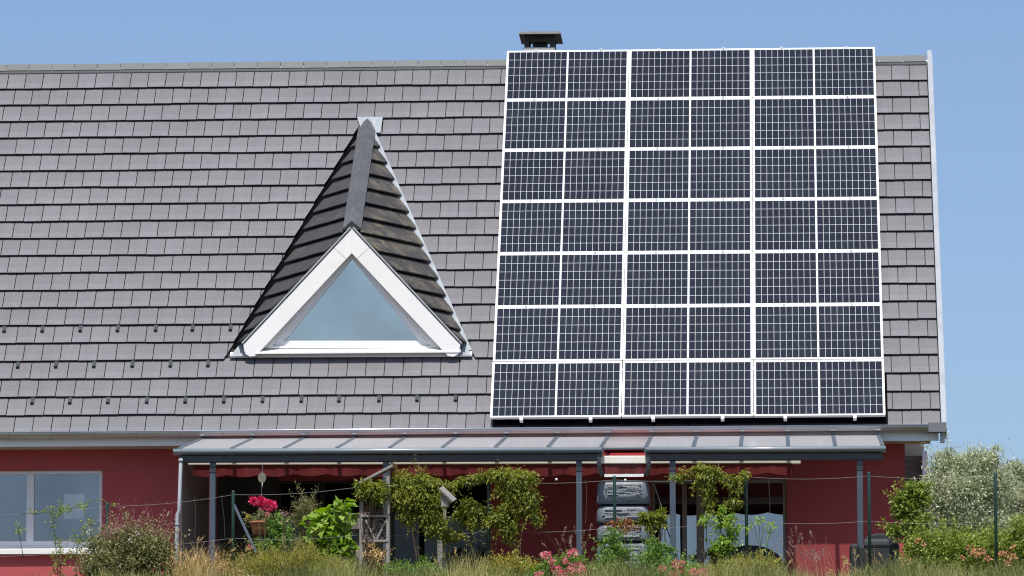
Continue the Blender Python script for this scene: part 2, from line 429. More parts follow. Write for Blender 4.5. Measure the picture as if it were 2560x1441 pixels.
def clear_mat():
    mt, t, b = new_mat('clear_ribbed_sheet')
    N, L = t.nodes, t.links
    b.inputs['Base Color'].default_value = (0.6, 0.6, 0.6, 1); b.inputs['Roughness'].default_value = 0.1
    tr = N.new('ShaderNodeBsdfTransparent'); tr.inputs['Color'].default_value = (0.97, 0.97, 0.97, 1)
    mx = N.new('ShaderNodeMixShader'); lw = N.new('ShaderNodeLayerWeight'); lw.inputs['Blend'].default_value = 0.5
    mr = N.new('ShaderNodeMapRange'); mr.inputs[1].default_value = 0.3; mr.inputs[2].default_value = 0.95; mr.inputs[3].default_value = 0.95; mr.inputs[4].default_value = 0.15
    L.new(lw.outputs['Facing'], mr.inputs[0]); L.new(mr.outputs[0], mx.inputs[0])
    L.new(b.outputs[0], mx.inputs[1]); L.new(tr.outputs[0], mx.inputs[2]); L.new(mx.outputs[0], N['Material Output'].inputs[0])
    return mt
MT['clear'] = clear_mat()

# ------------------------------------------------------------------ ground
EL, ER, WY = -10.0, 6.06, 0.65     # left end of the house, verge, plane of the front wall
WXR = 5.56                         # right corner of the wall
mb = MB()
prof = [(-400, -30.0), (-120, -9.5), (-71, -5.7), (-40, -2.85), (-15, -0.62), (-9, -0.1), (-7.2, 0.0), (-3.2, 0.0), (0.4, 0.0), (20, 0.0), (60, -1.0), (500, -25.0)]
xs = [-400, -60, -20, -8, 0, 8, 20, 60, 400]
for y, z in prof:
    for x in xs: mb.v.append((x, y, z))
for j in range(len(prof) - 1):
    for i in range(len(xs) - 1):
        k = j * len(xs) + i
        mb.face((k, k + 1, k + 1 + len(xs), k + len(xs)))
tag(mb.build('ground', MT['soil']), kind='structure')
mb = MB(); mb.box(-5.0, 5.4, -3.4, WY - 0.1, -0.05, 0.02)
tag(mb.build('terrace', MT['paving'], bevel=0.01), kind='structure')

# ------------------------------------------------------------------ house
house = thing('house', 'red rendered house with a steep grey tiled roof and a triangular dormer', 'house', (0.0, WY, 0.0))
RS = 7.27                          # slope length from array edge to ridge
ridge = roofpt(0, RS)
RY, RZ = ridge[1], ridge[2]
REAR = 2 * RY - WY                 # plane of the rear wall
# walls: front wall pieces round the openings
WTOP = 2.72
openings = [(-7.45, at(256, 1176, WY)[0], at(150, 1372, WY)[2], at(150, 1176, WY)[2]),
            (at(695, 1203, WY)[0], at(1222, 1203, WY)[0], 0.05, at(700, 1203, WY)[2]),
            (at(1628, 1197, WY)[0], at(1966, 1197, WY)[0], 0.05, at(1966, 1197, WY)[2])]
mb = MB()
x = EL + 0.4
for (a0, a1, z0, z1) in openings:
    mb.box(x, a0, WY, WY + 0.3, 0, WTOP)
    if z0 > 0.1: mb.box(a0, a1, WY, WY + 0.3, 0, z0)
    mb.box(a0, a1, WY, WY + 0.3, z1, WTOP)
    x = a1
mb.box(x, WXR, WY, WY + 0.3, 0, WTOP)
for gx in (EL + 0.4, WXR - 0.3):
    zt = lambda y: min(2.72 + 0.0, 9)
    tp = RZ - 0.42
    mb.extrude([(gx, WY + 0.3, 0), (gx, WY + 0.3, WTOP), (gx, RY, tp), (gx, REAR - 0.3, WTOP), (gx, REAR - 0.3, 0)], (0.3, 0, 0))
mb.box(EL + 0.4, WXR, REAR - 0.3, REAR, 0, WTOP)
mb.build('wall', MT['red'], house)
mb = MB()                                            # rooms behind the openings
mb.box(EL + 0.8, WXR - 0.35, 4.2, 4.3, 0, 2.6); mb.box(EL + 0.8, WXR - 0.35, WY + 0.31, 4.2, 2.6, 2.68); mb.box(EL + 0.8, WXR - 0.35, WY + 0.31, 4.2, 0.0, 0.04)
mb.build('room', MT['room'], house)

# main roof: front slope of individual tiles (one mesh), deck under it
XC = -1.94
def clip_tiles():
    bm = bmesh.new()
    lr = bm.faces.layers.float.new('rnd'); lb = bm.faces.layers.float.new('band')
    bmL, bmR = bmesh.new(), bmesh.new()
    for q in (bmL, bmR):
        q.faces.layers.float.new('rnd'); q.faces.layers.float.new('band')
    def put(B, x0, x1, s0, s1, hs, rv):
        lr_, lb_ = B.faces.layers.float['rnd'], B.faces.layers.float['band']
        g = 0.0056
        xa, xb = x0 + g, x1 - g
        dh = random.uniform(-0.0018, 0.0018); tilt = random.uniform(-0.0015, 0.0015); ds = random.uniform(-0.0025, 0.0025) + 0.0035 * math.sin(x0 * 1.9 + s0 * 23) + 0.002 * math.sin(x0 * 5.3 + s0 * 7)
        # cross-section along the slope: flatter bottom band, then the field that runs under the next course
        top = [(s0 + ds, -0.002 + hs), (s0 + 0.006 + ds, 0.0 + hs), (s0 + 0.118, -0.017 + hs), (s1, -0.040 + hs)]
        bot = [(s0 + ds, -0.016 + hs), (s1, -0.056 + hs)]
        def V(xx, s, h): return B.verts.new(roofpt(xx, s, h + dh + tilt * (1 if xx > (xa + xb) / 2 else -1)))
        tl = [V(xa, *p) for p in top]; tr = [V(xb, *p) for p in top]; bl = [V(xa, *p) for p in bot]; br = [V(xb, *p) for p in bot]
        fs = []
        for i in range(3):
            f = B.faces.new((tl[i], tr[i], tr[i + 1], tl[i + 1])); f[lr_] = rv; f[lb_] = 1.0 if i == 1 else (0.4 if i == 0 else 0.0); fs.append(f)
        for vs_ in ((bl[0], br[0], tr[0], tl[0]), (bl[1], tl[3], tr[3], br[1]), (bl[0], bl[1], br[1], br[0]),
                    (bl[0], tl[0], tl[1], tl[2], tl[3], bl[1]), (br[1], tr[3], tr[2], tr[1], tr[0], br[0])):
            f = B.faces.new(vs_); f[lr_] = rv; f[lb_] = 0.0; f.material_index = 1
        hh = [(s0 + 0.004 + ds, -0.05), (s0 + 0.03, -0.05), (s0 + 0.03, -0.012), (s0 + 0.004 + ds, -0.012)]   # dark strip closing the joint, its colour paints the shade under the lip
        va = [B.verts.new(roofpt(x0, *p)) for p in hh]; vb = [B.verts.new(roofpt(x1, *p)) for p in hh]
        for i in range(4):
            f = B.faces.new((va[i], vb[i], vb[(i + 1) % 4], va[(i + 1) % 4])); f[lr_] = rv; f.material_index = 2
    TW, G = 0.25473, 0.3455
    for k in range(21):
        s0 = 6.79 - G * k
        s1 = s0 + G + 0.05 if k else 7.2
        off = 0.0 if k % 2 == 0 else 0.5
        n = int((ER - 0.03 - EL) / TW) + 2
        for j in range(n):
            x1 = ER - 0.03 - TW * (j + off) + (TW if off else 0)
            x0 = x1 - TW
            x1 = min(x1, ER - 0.03)
            if x0 < EL or x1 - x0 < 0.03: continue
            B = bm
            if 3 <= k <= 16 and -4.3 < (x0 + x1) / 2 < 0.5:
                B = bmL if (x0 + x1) / 2 < XC else bmR
            rv = random.random()
            put(B, x0, x1, s0, s1, 0.0, rv)
    return bm, bmL, bmR
bm, bmL, bmR = clip_tiles()
B_ = on_roof(918, 312)                          # where the dormer ridge meets the main roof
VL, VR = on_roof(598, 868), on_roof(1163, 868)  # lower ends of the two valleys
BL, BR = on_roof(575, 895), on_roof(1180, 893)  # ends of the apron flashing
def bis(B, p, q, inward, off):
    d = Vector(q - p).normalized(); n = d.cross(Vector(NV)).normalized()
    if n.dot(Vector(inward)) < 0: n = -n
    bmesh.ops.bisect_plane(B, geom=B.verts[:] + B.edges[:] + B.faces[:], plane_co=Vector(p) - n * off, plane_no=n, clear_outer=True, dist=1e-5)
bis(bmL, VL, B_, (1, 0, 0), 0.115)
bis(bmR, VR, B_, (-1, 0, 0), 0.07)
roof_me = bpy.data.meshes.new('roof')
for q in (bmL, bmR):
    tmp = bpy.data.meshes.new('t'); q.to_mesh(tmp); bm.from_mesh(tmp); bpy.data.meshes.remove(tmp); q.free()
bm.to_mesh(roof_me); bm.free()
roof_me.transform(Matrix.Translation((0, -WY, 0)))
roof_me.materials.append(MT['tile']); roof_me.materials.append(MT['edge_shade']); roof_me.materials.append(MT['under'])
roof = bpy.data.objects.new('roof', roof_me); COL.objects.link(roof); roof.parent = house; roof['_o'] = house['_o']
mb = MB()
def deck(sgn):
    def m_(x, s, h):
        p = roofpt(x, s, h)
        return (p[0], p[1], p[2]) if sgn > 0 else (p[0], 2 * RY - p[1], p[2])
    c = [m_(EL, -0.10, -0.11), m_(ER - 0.02, -0.10, -0.11), m_(ER - 0.02, RS - 0.015, -0.11), m_(EL, RS - 0.015, -0.11)]
    t_ = [m_(EL, -0.10, -0.065), m_(ER - 0.02, -0.10, -0.065), m_(ER - 0.02, RS - 0.015, -0.065), m_(EL, RS - 0.015, -0.065)]
    mb.hexa(c + t_)
deck(1)
mb.build('roof_deck', MT['under'], roof)
mb = MB(); deck(-1)
mb.build('rear_slope', [MT['white']], roof)
# ridge tiles
mb = MB()
xx = ER - 0.04; k = 0
while xx > EL:
    x0 = max(EL, xx - 0.332)
    hh = random.uniform(-0.004, 0.004)
    A = [roofpt(0, 7.150, 0.008 + hh), roofpt(0, 7.150, 0.020 + hh), roofpt(0, 7.272, 0.030 + hh), roofpt(0, 7.24, 0.0 + hh)]
    back = [np.array([0, 2 * RY - p[1], p[2]]) for p in A]
    pr = [A[0], A[1], A[2], back[2], back[1], back[0]]
    mb.extrude([(x0 + 0.003, p[1], p[2]) for p in pr], (xx - x0 - 0.006, 0, 0), a=random.random())
    xx = x0; k += 1
mb.build('ridge_cap', MT['ridge'], roof)
# verge trim on the right gable
mb = MB()
def verge(px, w_, h0, h1, mat, name):
    b_ = MB()
    c = []
    for h in (h0, h1):
        for (xo, s) in ((px, -0.12), (px + w_, -0.12), (px + w_, 7.37), (px, 7.37)): c.append(roofpt(xo, s, h))
    b_.hexa(c); return b_.build(name, mat, roof)
verge(ER - 0.022, 0.062, -0.22, 0.035, MT['zinc'], 'verge_trim')
verge(ER + 0.04, 0.012, -0.24, -0.03, MT['zinc'], 'verge_drip')
# snow guards
rows_sg = [((0, -1), 14, [(12, 817), (107, 817), (202, 816), (295, 816), (390, 816), (482, 815), (577, 814)]),
           ((0, 1), 16, [(46, 905), (141, 905), (236, 905), (332, 904), (427, 904), (521, 903)]),
           ((0, 1), 18, [(82, 995), (176, 995), (271, 995), (368, 995), (464, 995), (560, 995), (657, 994), (754, 994), (848, 993), (948, 993), (1043, 993), (1139, 992)])]
for _, k, pts in rows_sg:
    for (px, py) in pts:
        q = on_roof(px, py, -0.02); xg = q[0]; s_ = (q - P0) @ SV
        mb = MB()
        sl = 6.79 - 0.3455 * k; st = sl + 0.003; e_ = sl - 0.125
        pr = [roofpt(0, st, -0.034), roofpt(0, e_, -0.024), roofpt(0, e_, 0.012), roofpt(0, e_ + 0.008, 0.012), roofpt(0, e_ + 0.012, -0.008), roofpt(0, st, -0.017)]
        mb.extrude([(xg - 0.024, p[1], p[2]) for p in pr], (0.048, 0, 0))
        mb.build('snow_guard', MT['darkclip'], roof)
# black membrane under the array's foot
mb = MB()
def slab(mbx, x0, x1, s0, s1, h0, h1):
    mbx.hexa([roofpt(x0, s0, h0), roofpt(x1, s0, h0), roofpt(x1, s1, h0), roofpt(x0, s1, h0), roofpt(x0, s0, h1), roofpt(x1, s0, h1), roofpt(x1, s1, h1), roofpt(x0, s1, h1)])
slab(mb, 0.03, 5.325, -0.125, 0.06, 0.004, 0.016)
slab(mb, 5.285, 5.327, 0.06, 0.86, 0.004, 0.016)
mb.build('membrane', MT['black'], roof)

# chimney
ch = MB()
cy = 5.15
c0, c1 = at(1311, 120, cy)[0], at(1390, 120, cy)[0]
zt = at(1350, 118, cy - 0.3)[2]
ch.box(c0, c1, cy - 0.3, cy + 0.35, 7.4, zt)
chim = ch.build('chimney', MT['chimbody'], house, bevel=0.01)
cb = MB(); cb.lathe(((c0 + c1) / 2, cy, zt), [(0.0, 0.0), (0.11, 0.0), (0.11, 0.11), (0.095, 0.11), (0.095, 0.02)], 18)
cb.build('flue', MT['chimcap'], chim)
zc = at(1350, 85, cy - 0.4)[2]
for px in (1319, 1382):
    xq = at(px, 100, cy)[0]
    for yy in (cy - 0.24, cy + 0.28):
        cb = MB(); cb.box(xq - 0.034, xq + 0.034, yy - 0.035, yy + 0.035, zt, zc - 0.012); cb.build('cap_post', MT['chimcap'], chim)
xl, xr = at(1297, 85, cy - 0.4)[0], at(1402, 85, cy - 0.4)[0]
cb = MB()
cb.hexa([(xl, cy - 0.4, zc), (xr, cy - 0.4, zc), (xr, cy + 0.42, zc - 0.01), (xl, cy + 0.42, zc - 0.01), (xl + 0.01, cy - 0.4, zc + 0.035), (xr - 0.01, cy - 0.4, zc + 0.035), (xr - 0.01, cy + 0.42, zc + 0.03), (xl + 0.01, cy + 0.42, zc + 0.03)])
cb.hexa([(xl + 0.005, cy - 0.395, zc - 0.004), (xr - 0.005, cy - 0.395, zc - 0.004), (xr - 0.005, cy + 0.41, zc - 0.016), (xl + 0.005, cy + 0.41, zc - 0.016), (xl + 0.005, cy - 0.395, zc - 0.001), (xr - 0.005, cy - 0.395, zc - 0.001), (xr - 0.005, cy + 0.41, zc - 0.011), (xl + 0.005, cy + 0.41, zc - 0.011)], 1)
cb.build('chimney_cap', [MT['chimtop'], MT['chimcap']], chim)

# eaves: fascia board, soffit, gutter
GZ = 2.742                                       # rim of the gutter
mb = MB(); mb.box(EL, 6.0, 0.08, 0.105, 2.565, 2.71)
fas = mb.build('fascia_board', MT['whitegrey'], house)
mb = MB(); mb.box(EL, 5.9, 0.105, WY, 2.575, 2.60)
mb.build('soffit', MT['beige'], house)
def half_round(x0, x1, y, z, r_, mat, name, parent, zr=0.0, n=12, thick=0.003):
    """open half-round gutter along X with rolled front bead"""
    b_ = MB()
    ring = []
    for i in range(n + 1):
        g = math.pi + math.pi * i / n
        ring.append((y + r_ * math.cos(g), z + r_ * math.sin(g)))
    inner = [(y + (r_ - thick) * math.cos(math.pi + math.pi * i / n), z + (r_ - thick) * math.sin(math.pi + math.pi * i / n)) for i in range(n, -1, -1)]
    pr = ring + inner
    nn = len(b_.v); kk = len(pr)
    b_.v += [(x0, p[0], p[1]) for p in pr] + [(x1, p[0], p[1] + zr) for p in pr]
    for i in range(kk):
        j = (i + 1) % kk
        b_.face((nn + i, nn + kk + i, nn + kk + j, nn + j), 0, 0.5, 0, True)
    for e, xx_, dz in ((0, x0, 0), (1, x1, zr)):
        n2 = len(b_.v)
        b_.v += [(xx_, p[0], p[1] + dz) for p in ring]
        b_.face(range(n2, n2 + len(ring)))
    b_.tube([(x0, y - r_, z), (x1, y - r_, z + zr)], 0.009, 8)
    return b_.build(name, mat, parent)
gut = half_round(EL, 5.86, -0.035, GZ - 0.005, 0.082, MT['zincgutter'], 'gutter', house, zr=0.022)
mb = MB()
mb.box(5.86, 6.10, -0.125, 0.06, 2.665, 2.792)
MT['zincdark'] = M('dark_zinc', (0.15, 0.165, 0.175), 0.6, 0.12, 4, 0.05, spec=0.3)
mb.build('gutter_end_box', MT['zincdark'], gut)
xb = -9.4
while xb < 5.8:
    b_ = MB()
    zz = GZ + 0.022 * (xb - EL) / (5.86 - EL)
    pts = [(xb, -0.035 + 0.0855 * math.cos(math.pi + math.pi * i / 8), zz - 0.005 + 0.0855 * math.sin(math.pi + math.pi * i / 8)) for i in range(9)]
    for i in range(8): b_.bar(pts[i], pts[i + 1], 0.022, 0.003, up=(1, 0, 0))
    b_.build('gutter_bracket', MT['zinc'], gut)
    xb += 0.58
mb = MB()
q0, q1 = at(2350, 1080, -0.02), at(2362, 1107, -0.02)
mb.box(q0[0], q1[0], -0.06, 0.05, q1[2], q0[2] + 0.01)
mb.build('verge_end_board', MT['zinc'], house, bevel=0.006)
mb = MB(); q0 = at(2316, 1091, 0.078); mb.box(q0[0] - 0.028, q0[0] + 0.028, 0.06, 0.079, q0[2] - 0.03, q0[2] + 0.03)
mb.build('junction_box', MT['whitegrey'], fas, bevel=0.012)

# dormer
YF = 0.84
dorm = None
F = at(880, 566, YF); Lf = at(603, 862, YF); Rf = at(1157, 862, YF)
mb = MB()                                             # apron flashing at the foot, part body
mb.poly([BL, BR, BR + SV * 0.16 + NV * 0.0, BL + SV * 0.16])
c_ = [BL + NV * 0.006, BR + NV * 0.006, BR + SV * 0.10 + NV * 0.05, BL + SV * 0.10 + NV * 0.05]
mb = MB()
zl = at(880, 884, 0.83)[2]
aL, aR = at(590, 890, 0.84), at(1172, 889, 0.84)
mb.extrude([BL + NV * 0.004, BR + NV * 0.004, BR + NV * 0.016, BL + NV * 0.016], SV * 0.09)
dorm = mb.build('dormer', MT['white'], house)
dorm.name = 'dormer'
def dpiece(mbx, name, mat, bevel=0.0): return mbx.build(name, mat, dorm, bevel=bevel)
# gable cheek wall behind the glass (keeps the inside dark) and the frame
WYD = 0.97
gA, gL, gR = at(880, 648, WYD), at(711, 853, WYD), at(1048, 853, WYD)
def tri_frame(inner, wid_side, wid_bot, y0, y1):
    """triangular ring: inner triangle (apex, left, right) grown outward"""
    A, L_, R_ = [np.array([p[0], p[2]]) for p in inner]
    def off(p, q, d):
        t_ = (q - p) / np.linalg.norm(q - p); n_ = np.array([-t_[1], t_[0]]); return p + n_ * d, q + n_ * d
    def inter(a, b, c, d):
        m_ = np.array([b - a, -(d - c)]).T; s = np.linalg.solve(m_, c - a); return a + (b - a) * s[0]
    # order A->L, L->R, R->A ; outward normal is on the right of travel for this winding
    l1 = off(A, L_, -wid_side); l2 = off(L_, R_, -wid_bot); l3 = off(R_, A, -wid_side)
    o = [inter(*l3, *l1), inter(*l1, *l2), inter(*l2, *l3)]
    i_ = [A, L_, R_]
    b_ = MB()
    for k in range(3):
        j = (k + 1) % 3
        quad = [i_[k], i_[j], o[j], o[k]]
        b_.extrude([(p[0], y0, p[1]) for p in quad], (0, y1 - y0, 0))
    return b_, o
fr, outer = tri_frame((gA, gL, gR), 0.075, 0.075, WYD - 0.03, WYD + 0.06)
dpiece(fr, 'window_frame', MT['upvc'], 0.004)
gm = MB(); gm.poly([(gA[0], WYD + 0.012, gA[2]), (gL[0], WYD + 0.012, gL[2]), (gR[0], WYD + 0.012, gR[2])]); dpiece(gm, 'pane', MT['dglass'])
gm = MB(); gm.extrude([(gA[0], WYD + 0.10, gA[2] + 0.12), (gL[0] - 0.12, WYD + 0.10, gL[2] - 0.1), (gR[0] + 0.12, WYD + 0.10, gR[2] - 0.1)], (0, 0.02, 0)); dpiece(gm, 'blind', MT['darkgrey'])
oA, oL, oR = [np.array([p[0], 0, p[1]]) for p in outer]
fr2, out2 = tri_frame((np.array([oA[0], 0, oA[2] + .002]), oL + [-.002, 0, -.002], oR + [.002, 0, -.002]), 0.11, 0.03, WYD - 0.055, WYD + 0.08)
dpiece(fr2, 'reveal', MT['white'])
# sill ledge
mb = MB()
s0, s1 = at(660, 876, 0.86), at(1130, 876, 0.86)
zs = at(880, 871, WYD - 0.04)[2]
mb.hexa([(s0[0] - .12, 0.80, zs - 0.085), (s1[0] + .12, 0.80, zs - 0.085), (s1[0] + .12, WYD - 0.03, zs - 0.03), (s0[0] - .12, WYD - 0.03, zs - 0.03),
         (s0[0] - .12, 0.80, zs - 0.06), (s1[0] + .12, 0.80, zs - 0.06), (s1[0] + .12, WYD - 0.03, zs - 0.002), (s0[0] - .12, WYD - 0.03, zs - 0.002)])
dpiece(mb, 'sill', MT['white'], 0.003)
# barge boards
def board(top0, top1, wdt, tip):
    """board in the plane y=YF from apex to foot, outer edge along top0->top1, rounded foot"""
    a = np.array([top0[0], top0[2]]); b = np.array([top1[0], top1[2]])
    t_ = (b - a) / np.linalg.norm(b - a)
    n_ = np.array([-t_[1], t_[0]])
    if n_[1] > 0: n_ = -n_
    return a, b, t_, n_
for sgn, foot in ((-1, Lf), (1, Rf)):
    a, b, t_, n_ = board(F + np.array([0, 0, -0.035]), foot + np.array([0, 0, -0.035]), 0.2, 0)
    wdt = 0.232
    ax = a[0]
    # inner apex where the inner edge meets the centre line
    k = (ax - (a + n_ * wdt)[0]) / t_[0]
    inn = a + n_ * wdt + t_ * k
    split = a + t_ * 0.36
    split_in = a + n_ * wdt + t_ * 0.36
    b2 = b - t_ * 0.045
    foot_pts = [b2, b2 + n_ * 0.07 + t_ * 0.055, b2 + n_ * 0.12 + t_ * 0.075, b2 + n_ * 0.18 + t_ * 0.06, b2 + n_ * wdt + t_ * 0.0]
    mb = MB()
    p1 = [a, split - t_ * 0.002, split_in - t_ * 0.002, inn]
    p2 = [split + t_ * 0.002] + foot_pts + [split_in + t_ * 0.002]
    for pl in (p1, p2):
        mb.extrude([(p[0], YF - 0.03, p[1]) for p in pl], (0, 0.055, 0))
    dpiece(mb, 'barge_board', MT['white'], 0.003)
    mb = MB()                                              # metal trim over the board
    tr0 = a - n_ * 0.012; tr1 = b2 - n_ * 0.012
    mb.extrude([(tr0[0], YF - 0.045, tr0[1]), (tr1[0], YF - 0.045, tr1[1]), ((tr1 - n_ * .022)[0], YF - 0.045, (tr1 - n_ * .022)[1]), ((tr0 - n_ * .022)[0], YF - 0.045, (tr0 - n_ * .022)[1])], (0, 0.10, 0))
    dpiece(mb, 'board_trim', MT['zinc'])
    mb = MB()                                              # soffit between board and window
    i0 = inn + np.array([0, 0.03]); i1 = b2 + n_ * 0.10
    o0, o1 = (out2[0], out2[1]) if sgn < 0 else (out2[0], out2[2])
    mb.extrude([(i0[0], YF + 0.025, i0[1] + 0.12), (i1[0], YF + 0.025, i1[1] + 0.05), (i1[0], WYD + 0.02, i1[1] + 0.06), (i0[0], WYD + 0.02, i0[1] + 0.13)], (0, 0, 0.02))
    dpiece(mb, 'dormer_soffit', MT['white'])
# the two tiled faces
def dormer_face(sgn, V_, foot):
    b_ = MB()
    O = F + np.array([0, 0, 0.0])
    nrm = np.cross(B_ - O, foot - O); nrm /= np.linalg.norm(nrm)
    if nrm[2] < 0: nrm = -nrm
    up_ = (B_ - O)
    def on_edge(p, q, z): return p + (q - p) * ((z - p[2]) / (q[2] - p[2]))
    def section(z):
        z = min(max(z, foot[2]), B_[2])
        a_ = on_edge(O, B_, z) if z >= O[2] else on_edge(foot, O, z)
        Vz = V_ + np.array([0, 0, 0])
        c_ = on_edge(Vz, B_, z) if z >= Vz[2] else foot
        return a_, c_
    z0 = foot[2] + 0.02
    levels = []
    z = B_[2] - 0.14
    while z > z0: levels.append(z); z -= 0.262
    levels.append(z0)
    prevz = B_[2] - 0.005
    for z in levels:
        a1, c1 = section(prevz); a0, c0 = section(z)
        # courses: lower edge stands proud, upper edge tucks under the course above
        lo, hi = 0.056, 0.004
        lift = nrm
        # clip: widths in a few tiles
        n = max(1, int(np.linalg.norm(c0 - a0) / 0.27 + 0.5))
        for i in range(n):
            t0, t1 = i / n, (i + 1) / n
            A0, A1 = a0 + (c0 - a0) * t0, a0 + (c0 - a0) * t1
            B0, B1 = a1 + (c1 - a1) * t0, a1 + (c1 - a1) * t1
            j = random.uniform(-0.003, 0.003)
            q = [A0 + lift * (lo - 0.02), A1 + lift * (lo - 0.02), B1 + lift * (hi - 0.03), B0 + lift * (hi - 0.03),
                 A0 + lift * (lo + j), A1 + lift * (lo + j), B1 + lift * hi, B0 + lift * hi]
            if sgn < 0: q = [q[1], q[0], q[3], q[2], q[5], q[4], q[7], q[6]]
            b_.hexa(q, 0, random.random())
        prevz = z + 0.012
    # board under the tiles
    b_.extrude([O - nrm * 0.03, foot - nrm * 0.03, V_ - nrm * 0.03, B_ - nrm * 0.03], -nrm * 0.02, 1)
    return b_
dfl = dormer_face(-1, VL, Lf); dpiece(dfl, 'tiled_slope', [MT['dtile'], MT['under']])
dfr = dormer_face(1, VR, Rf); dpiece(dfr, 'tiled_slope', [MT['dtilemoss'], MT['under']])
# dormer ridge
nL = np.cross(B_ - F, Lf - F); nL /= np.linalg.norm(nL); nL = nL if nL[2] > 0 else -nL
nR = np.cross(B_ - F, Rf - F); nR /= np.linalg.norm(nR); nR = nR if nR[2] > 0 else -nR
rdv = (B_ - F) / np.linalg.norm(B_ - F)
wl = np.cross(rdv, nL); wl = wl if wl[0] < 0 else -wl
wr = np.cross(rdv, nR); wr = wr if wr[0] > 0 else -wr
mb = MB()
tot = np.linalg.norm(B_ - F) + 0.02
pos = -0.02; i = 0
while pos < tot:
    e = min(tot, pos + 0.55)
    l0, l1 = 0.064, 0.062
    pa, pb = F + rdv * pos, F + rdv * e
    upv = (nL + nR) / np.linalg.norm(nL + nR)
    def sec(p, h): return [p + wl * 0.112 + nL * (h - 0.02), p + wl * 0.112 + nL * h, p + upv * (h * 1.25 + 0.01), p + wr * 0.112 + nR * h, p + wr * 0.112 + nR * (h - 0.02)]
    s_a, s_b = sec(pa, l0), sec(pb, l1)
    rv = random.random()
    mb.hexa([s_a[0], (s_a[0] + s_a[4]) / 2, (s_b[0] + s_b[4]) / 2, s_b[0], s_a[1], s_a[2], s_b[2], s_b[1]], 0, rv)
    mb.hexa([(s_a[0] + s_a[4]) / 2, s_a[4], s_b[4], (s_b[0] + s_b[4]) / 2, s_a[2], s_a[3], s_b[3], s_b[2]], 0, rv)
    pos = e; i += 1
MT['dridge'] = M('weathered_ridge', (0.105, 0.11, 0.118), 0.55, 0.2, 5, 0.4, rnd=0.05, dirt=((0.23, 0.205, 0.155), 0.58, 6))
dpiece(mb, 'dormer_ridge', MT['dridge'])
# valley flashings and the lead patch at the top
mb = MB()
dv = (B_ - VR) / np.linalg.norm(B_ - VR); ov = np.cross(NV, dv); ov = ov if ov[0] > 0 else -ov
mb.hexa([VR - ov * .07 - NV * .05 - dv * .1, VR + ov * .064 - NV * .05 - dv * .1, B_ + ov * .064 - NV * .05, B_ - ov * .07 - NV * .05,
         VR - ov * .07 + NV * .035 - dv * .1, VR + ov * .064 + NV * .02 - dv * .1, B_ + ov * .064 + NV * .02, B_ - ov * .07 + NV * .035])
dpiece(mb, 'valley_flashing', MT['lead'])
mb = MB()
dv2 = (B_ - VL) / np.linalg.norm(B_ - VL); ov2 = np.cross(NV, dv2); ov2 = ov2 if ov2[0] < 0 else -ov2
mb.hexa([VL - ov2 * .07 - NV * .062, VL + ov2 * .17 - NV * .062, B_ + ov2 * .17 - NV * .062, B_ - ov2 * .07 - NV * .062,
         VL - ov2 * .07 - NV * .056, VL + ov2 * .17 - NV * .056, B_ + ov2 * .17 - NV * .056, B_ - ov2 * .07 - NV * .056])
dpiece(mb, 'shaded_valley_gutter', MT['black'])  # painted black for the shade in the cut left valley
mb = MB()
u0, u1, u2, u3 = [on_roof(*p, 0.012) for p in ((905, 333), (951, 333), (957, 294), (893, 294))]
mb.extrude([u0, u1, u2, u3], NV * 0.01)
dpiece(mb, 'lead_patch', MT['lead'])
# small triangular end flashings
for sgn, V_, E_ in ((-1, VL, BL), (1, VR, BR)):
    mb = MB()
    mb.extrude([E_ + NV * 0.02, E_ + np.array([-sgn * 0.30, 0, 0]) + NV * 0.03, V_ + np.array([-sgn * 0.05, -0.0, 0.05]), V_ + NV * 0.03], NV * 0.006)
    dpiece(mb, 'foot_flashing', MT['lead'])

# window in the left wall
def frame_rect(x0, x1, z0, z1, t_, y0, y1):
    b_ = MB()
    b_.box(x0, x1, y0, y1, z0, z0 + t_); b_.box(x0, x1, y0, y1, z1 - t_, z1)
    b_.box(x0, x0 + t_, y0, y1, z0 + t_, z1 - t_); b_.box(x1 - t_, x1, y0, y1, z0 + t_, z1 - t_)
    return b_
wx0, wx1, wz0, wz1 = openings[0]
b_ = frame_rect(wx0, wx1, wz0, wz1, 0.05, WY + 0.06, WY + 0.13)
mx0, mx1 = at(66, 1280, WY + .06)[0], at(85, 1280, WY + .06)[0]
b_.box(mx0, mx1, WY + 0.055, WY + 0.135, wz0 + 0.05, wz1 - 0.05)
b_.box(wx0 + 0.05, mx0, WY + 0.058, WY + 0.13, wz0 + 0.05, wz0 + 0.11)
b_.box(mx1, wx1 - 0.05, WY + 0.058, WY + 0.13, wz0 + 0.05, wz0 + 0.11)
win = thing('tmp', None, None, house['_o']); bpy.data.objects.remove(win)
win = b_.build('window', MT['upvc'], house, bevel=0.005)
for xa, xb_ in ((wx0 + 0.05, mx0), (mx1, wx1 - 0.05)):
    g_ = MB(); g_.poly([(xa, WY + 0.09, wz0 + 0.11), (xb_, WY + 0.09, wz0 + 0.11), (xb_, WY + 0.09, wz1 - 0.05), (xa, WY + 0.09, wz1 - 0.05)]); g_.build('pane', MT['glass'], win)
b_ = MB(); sz0, sz1 = at(100, 1386, WY - .06)[2], at(100, 1373, WY - .06)[2]
b_.hexa([(wx0 - .05, WY - .085, sz0), (wx1 + .03, WY - .085, sz0), (wx1 + .03, WY + .06, sz0), (wx0 - .05, WY + .06, sz0), (wx0 - .05, WY - .085, sz1), (wx1 + .03, WY - .085, sz1), (wx1 + .03, WY + .06, sz1 + .02), (wx0 - .05, WY + .06, sz1 + .02)])
b_.build('window_sill', MT['white'], win, bevel=0.004)
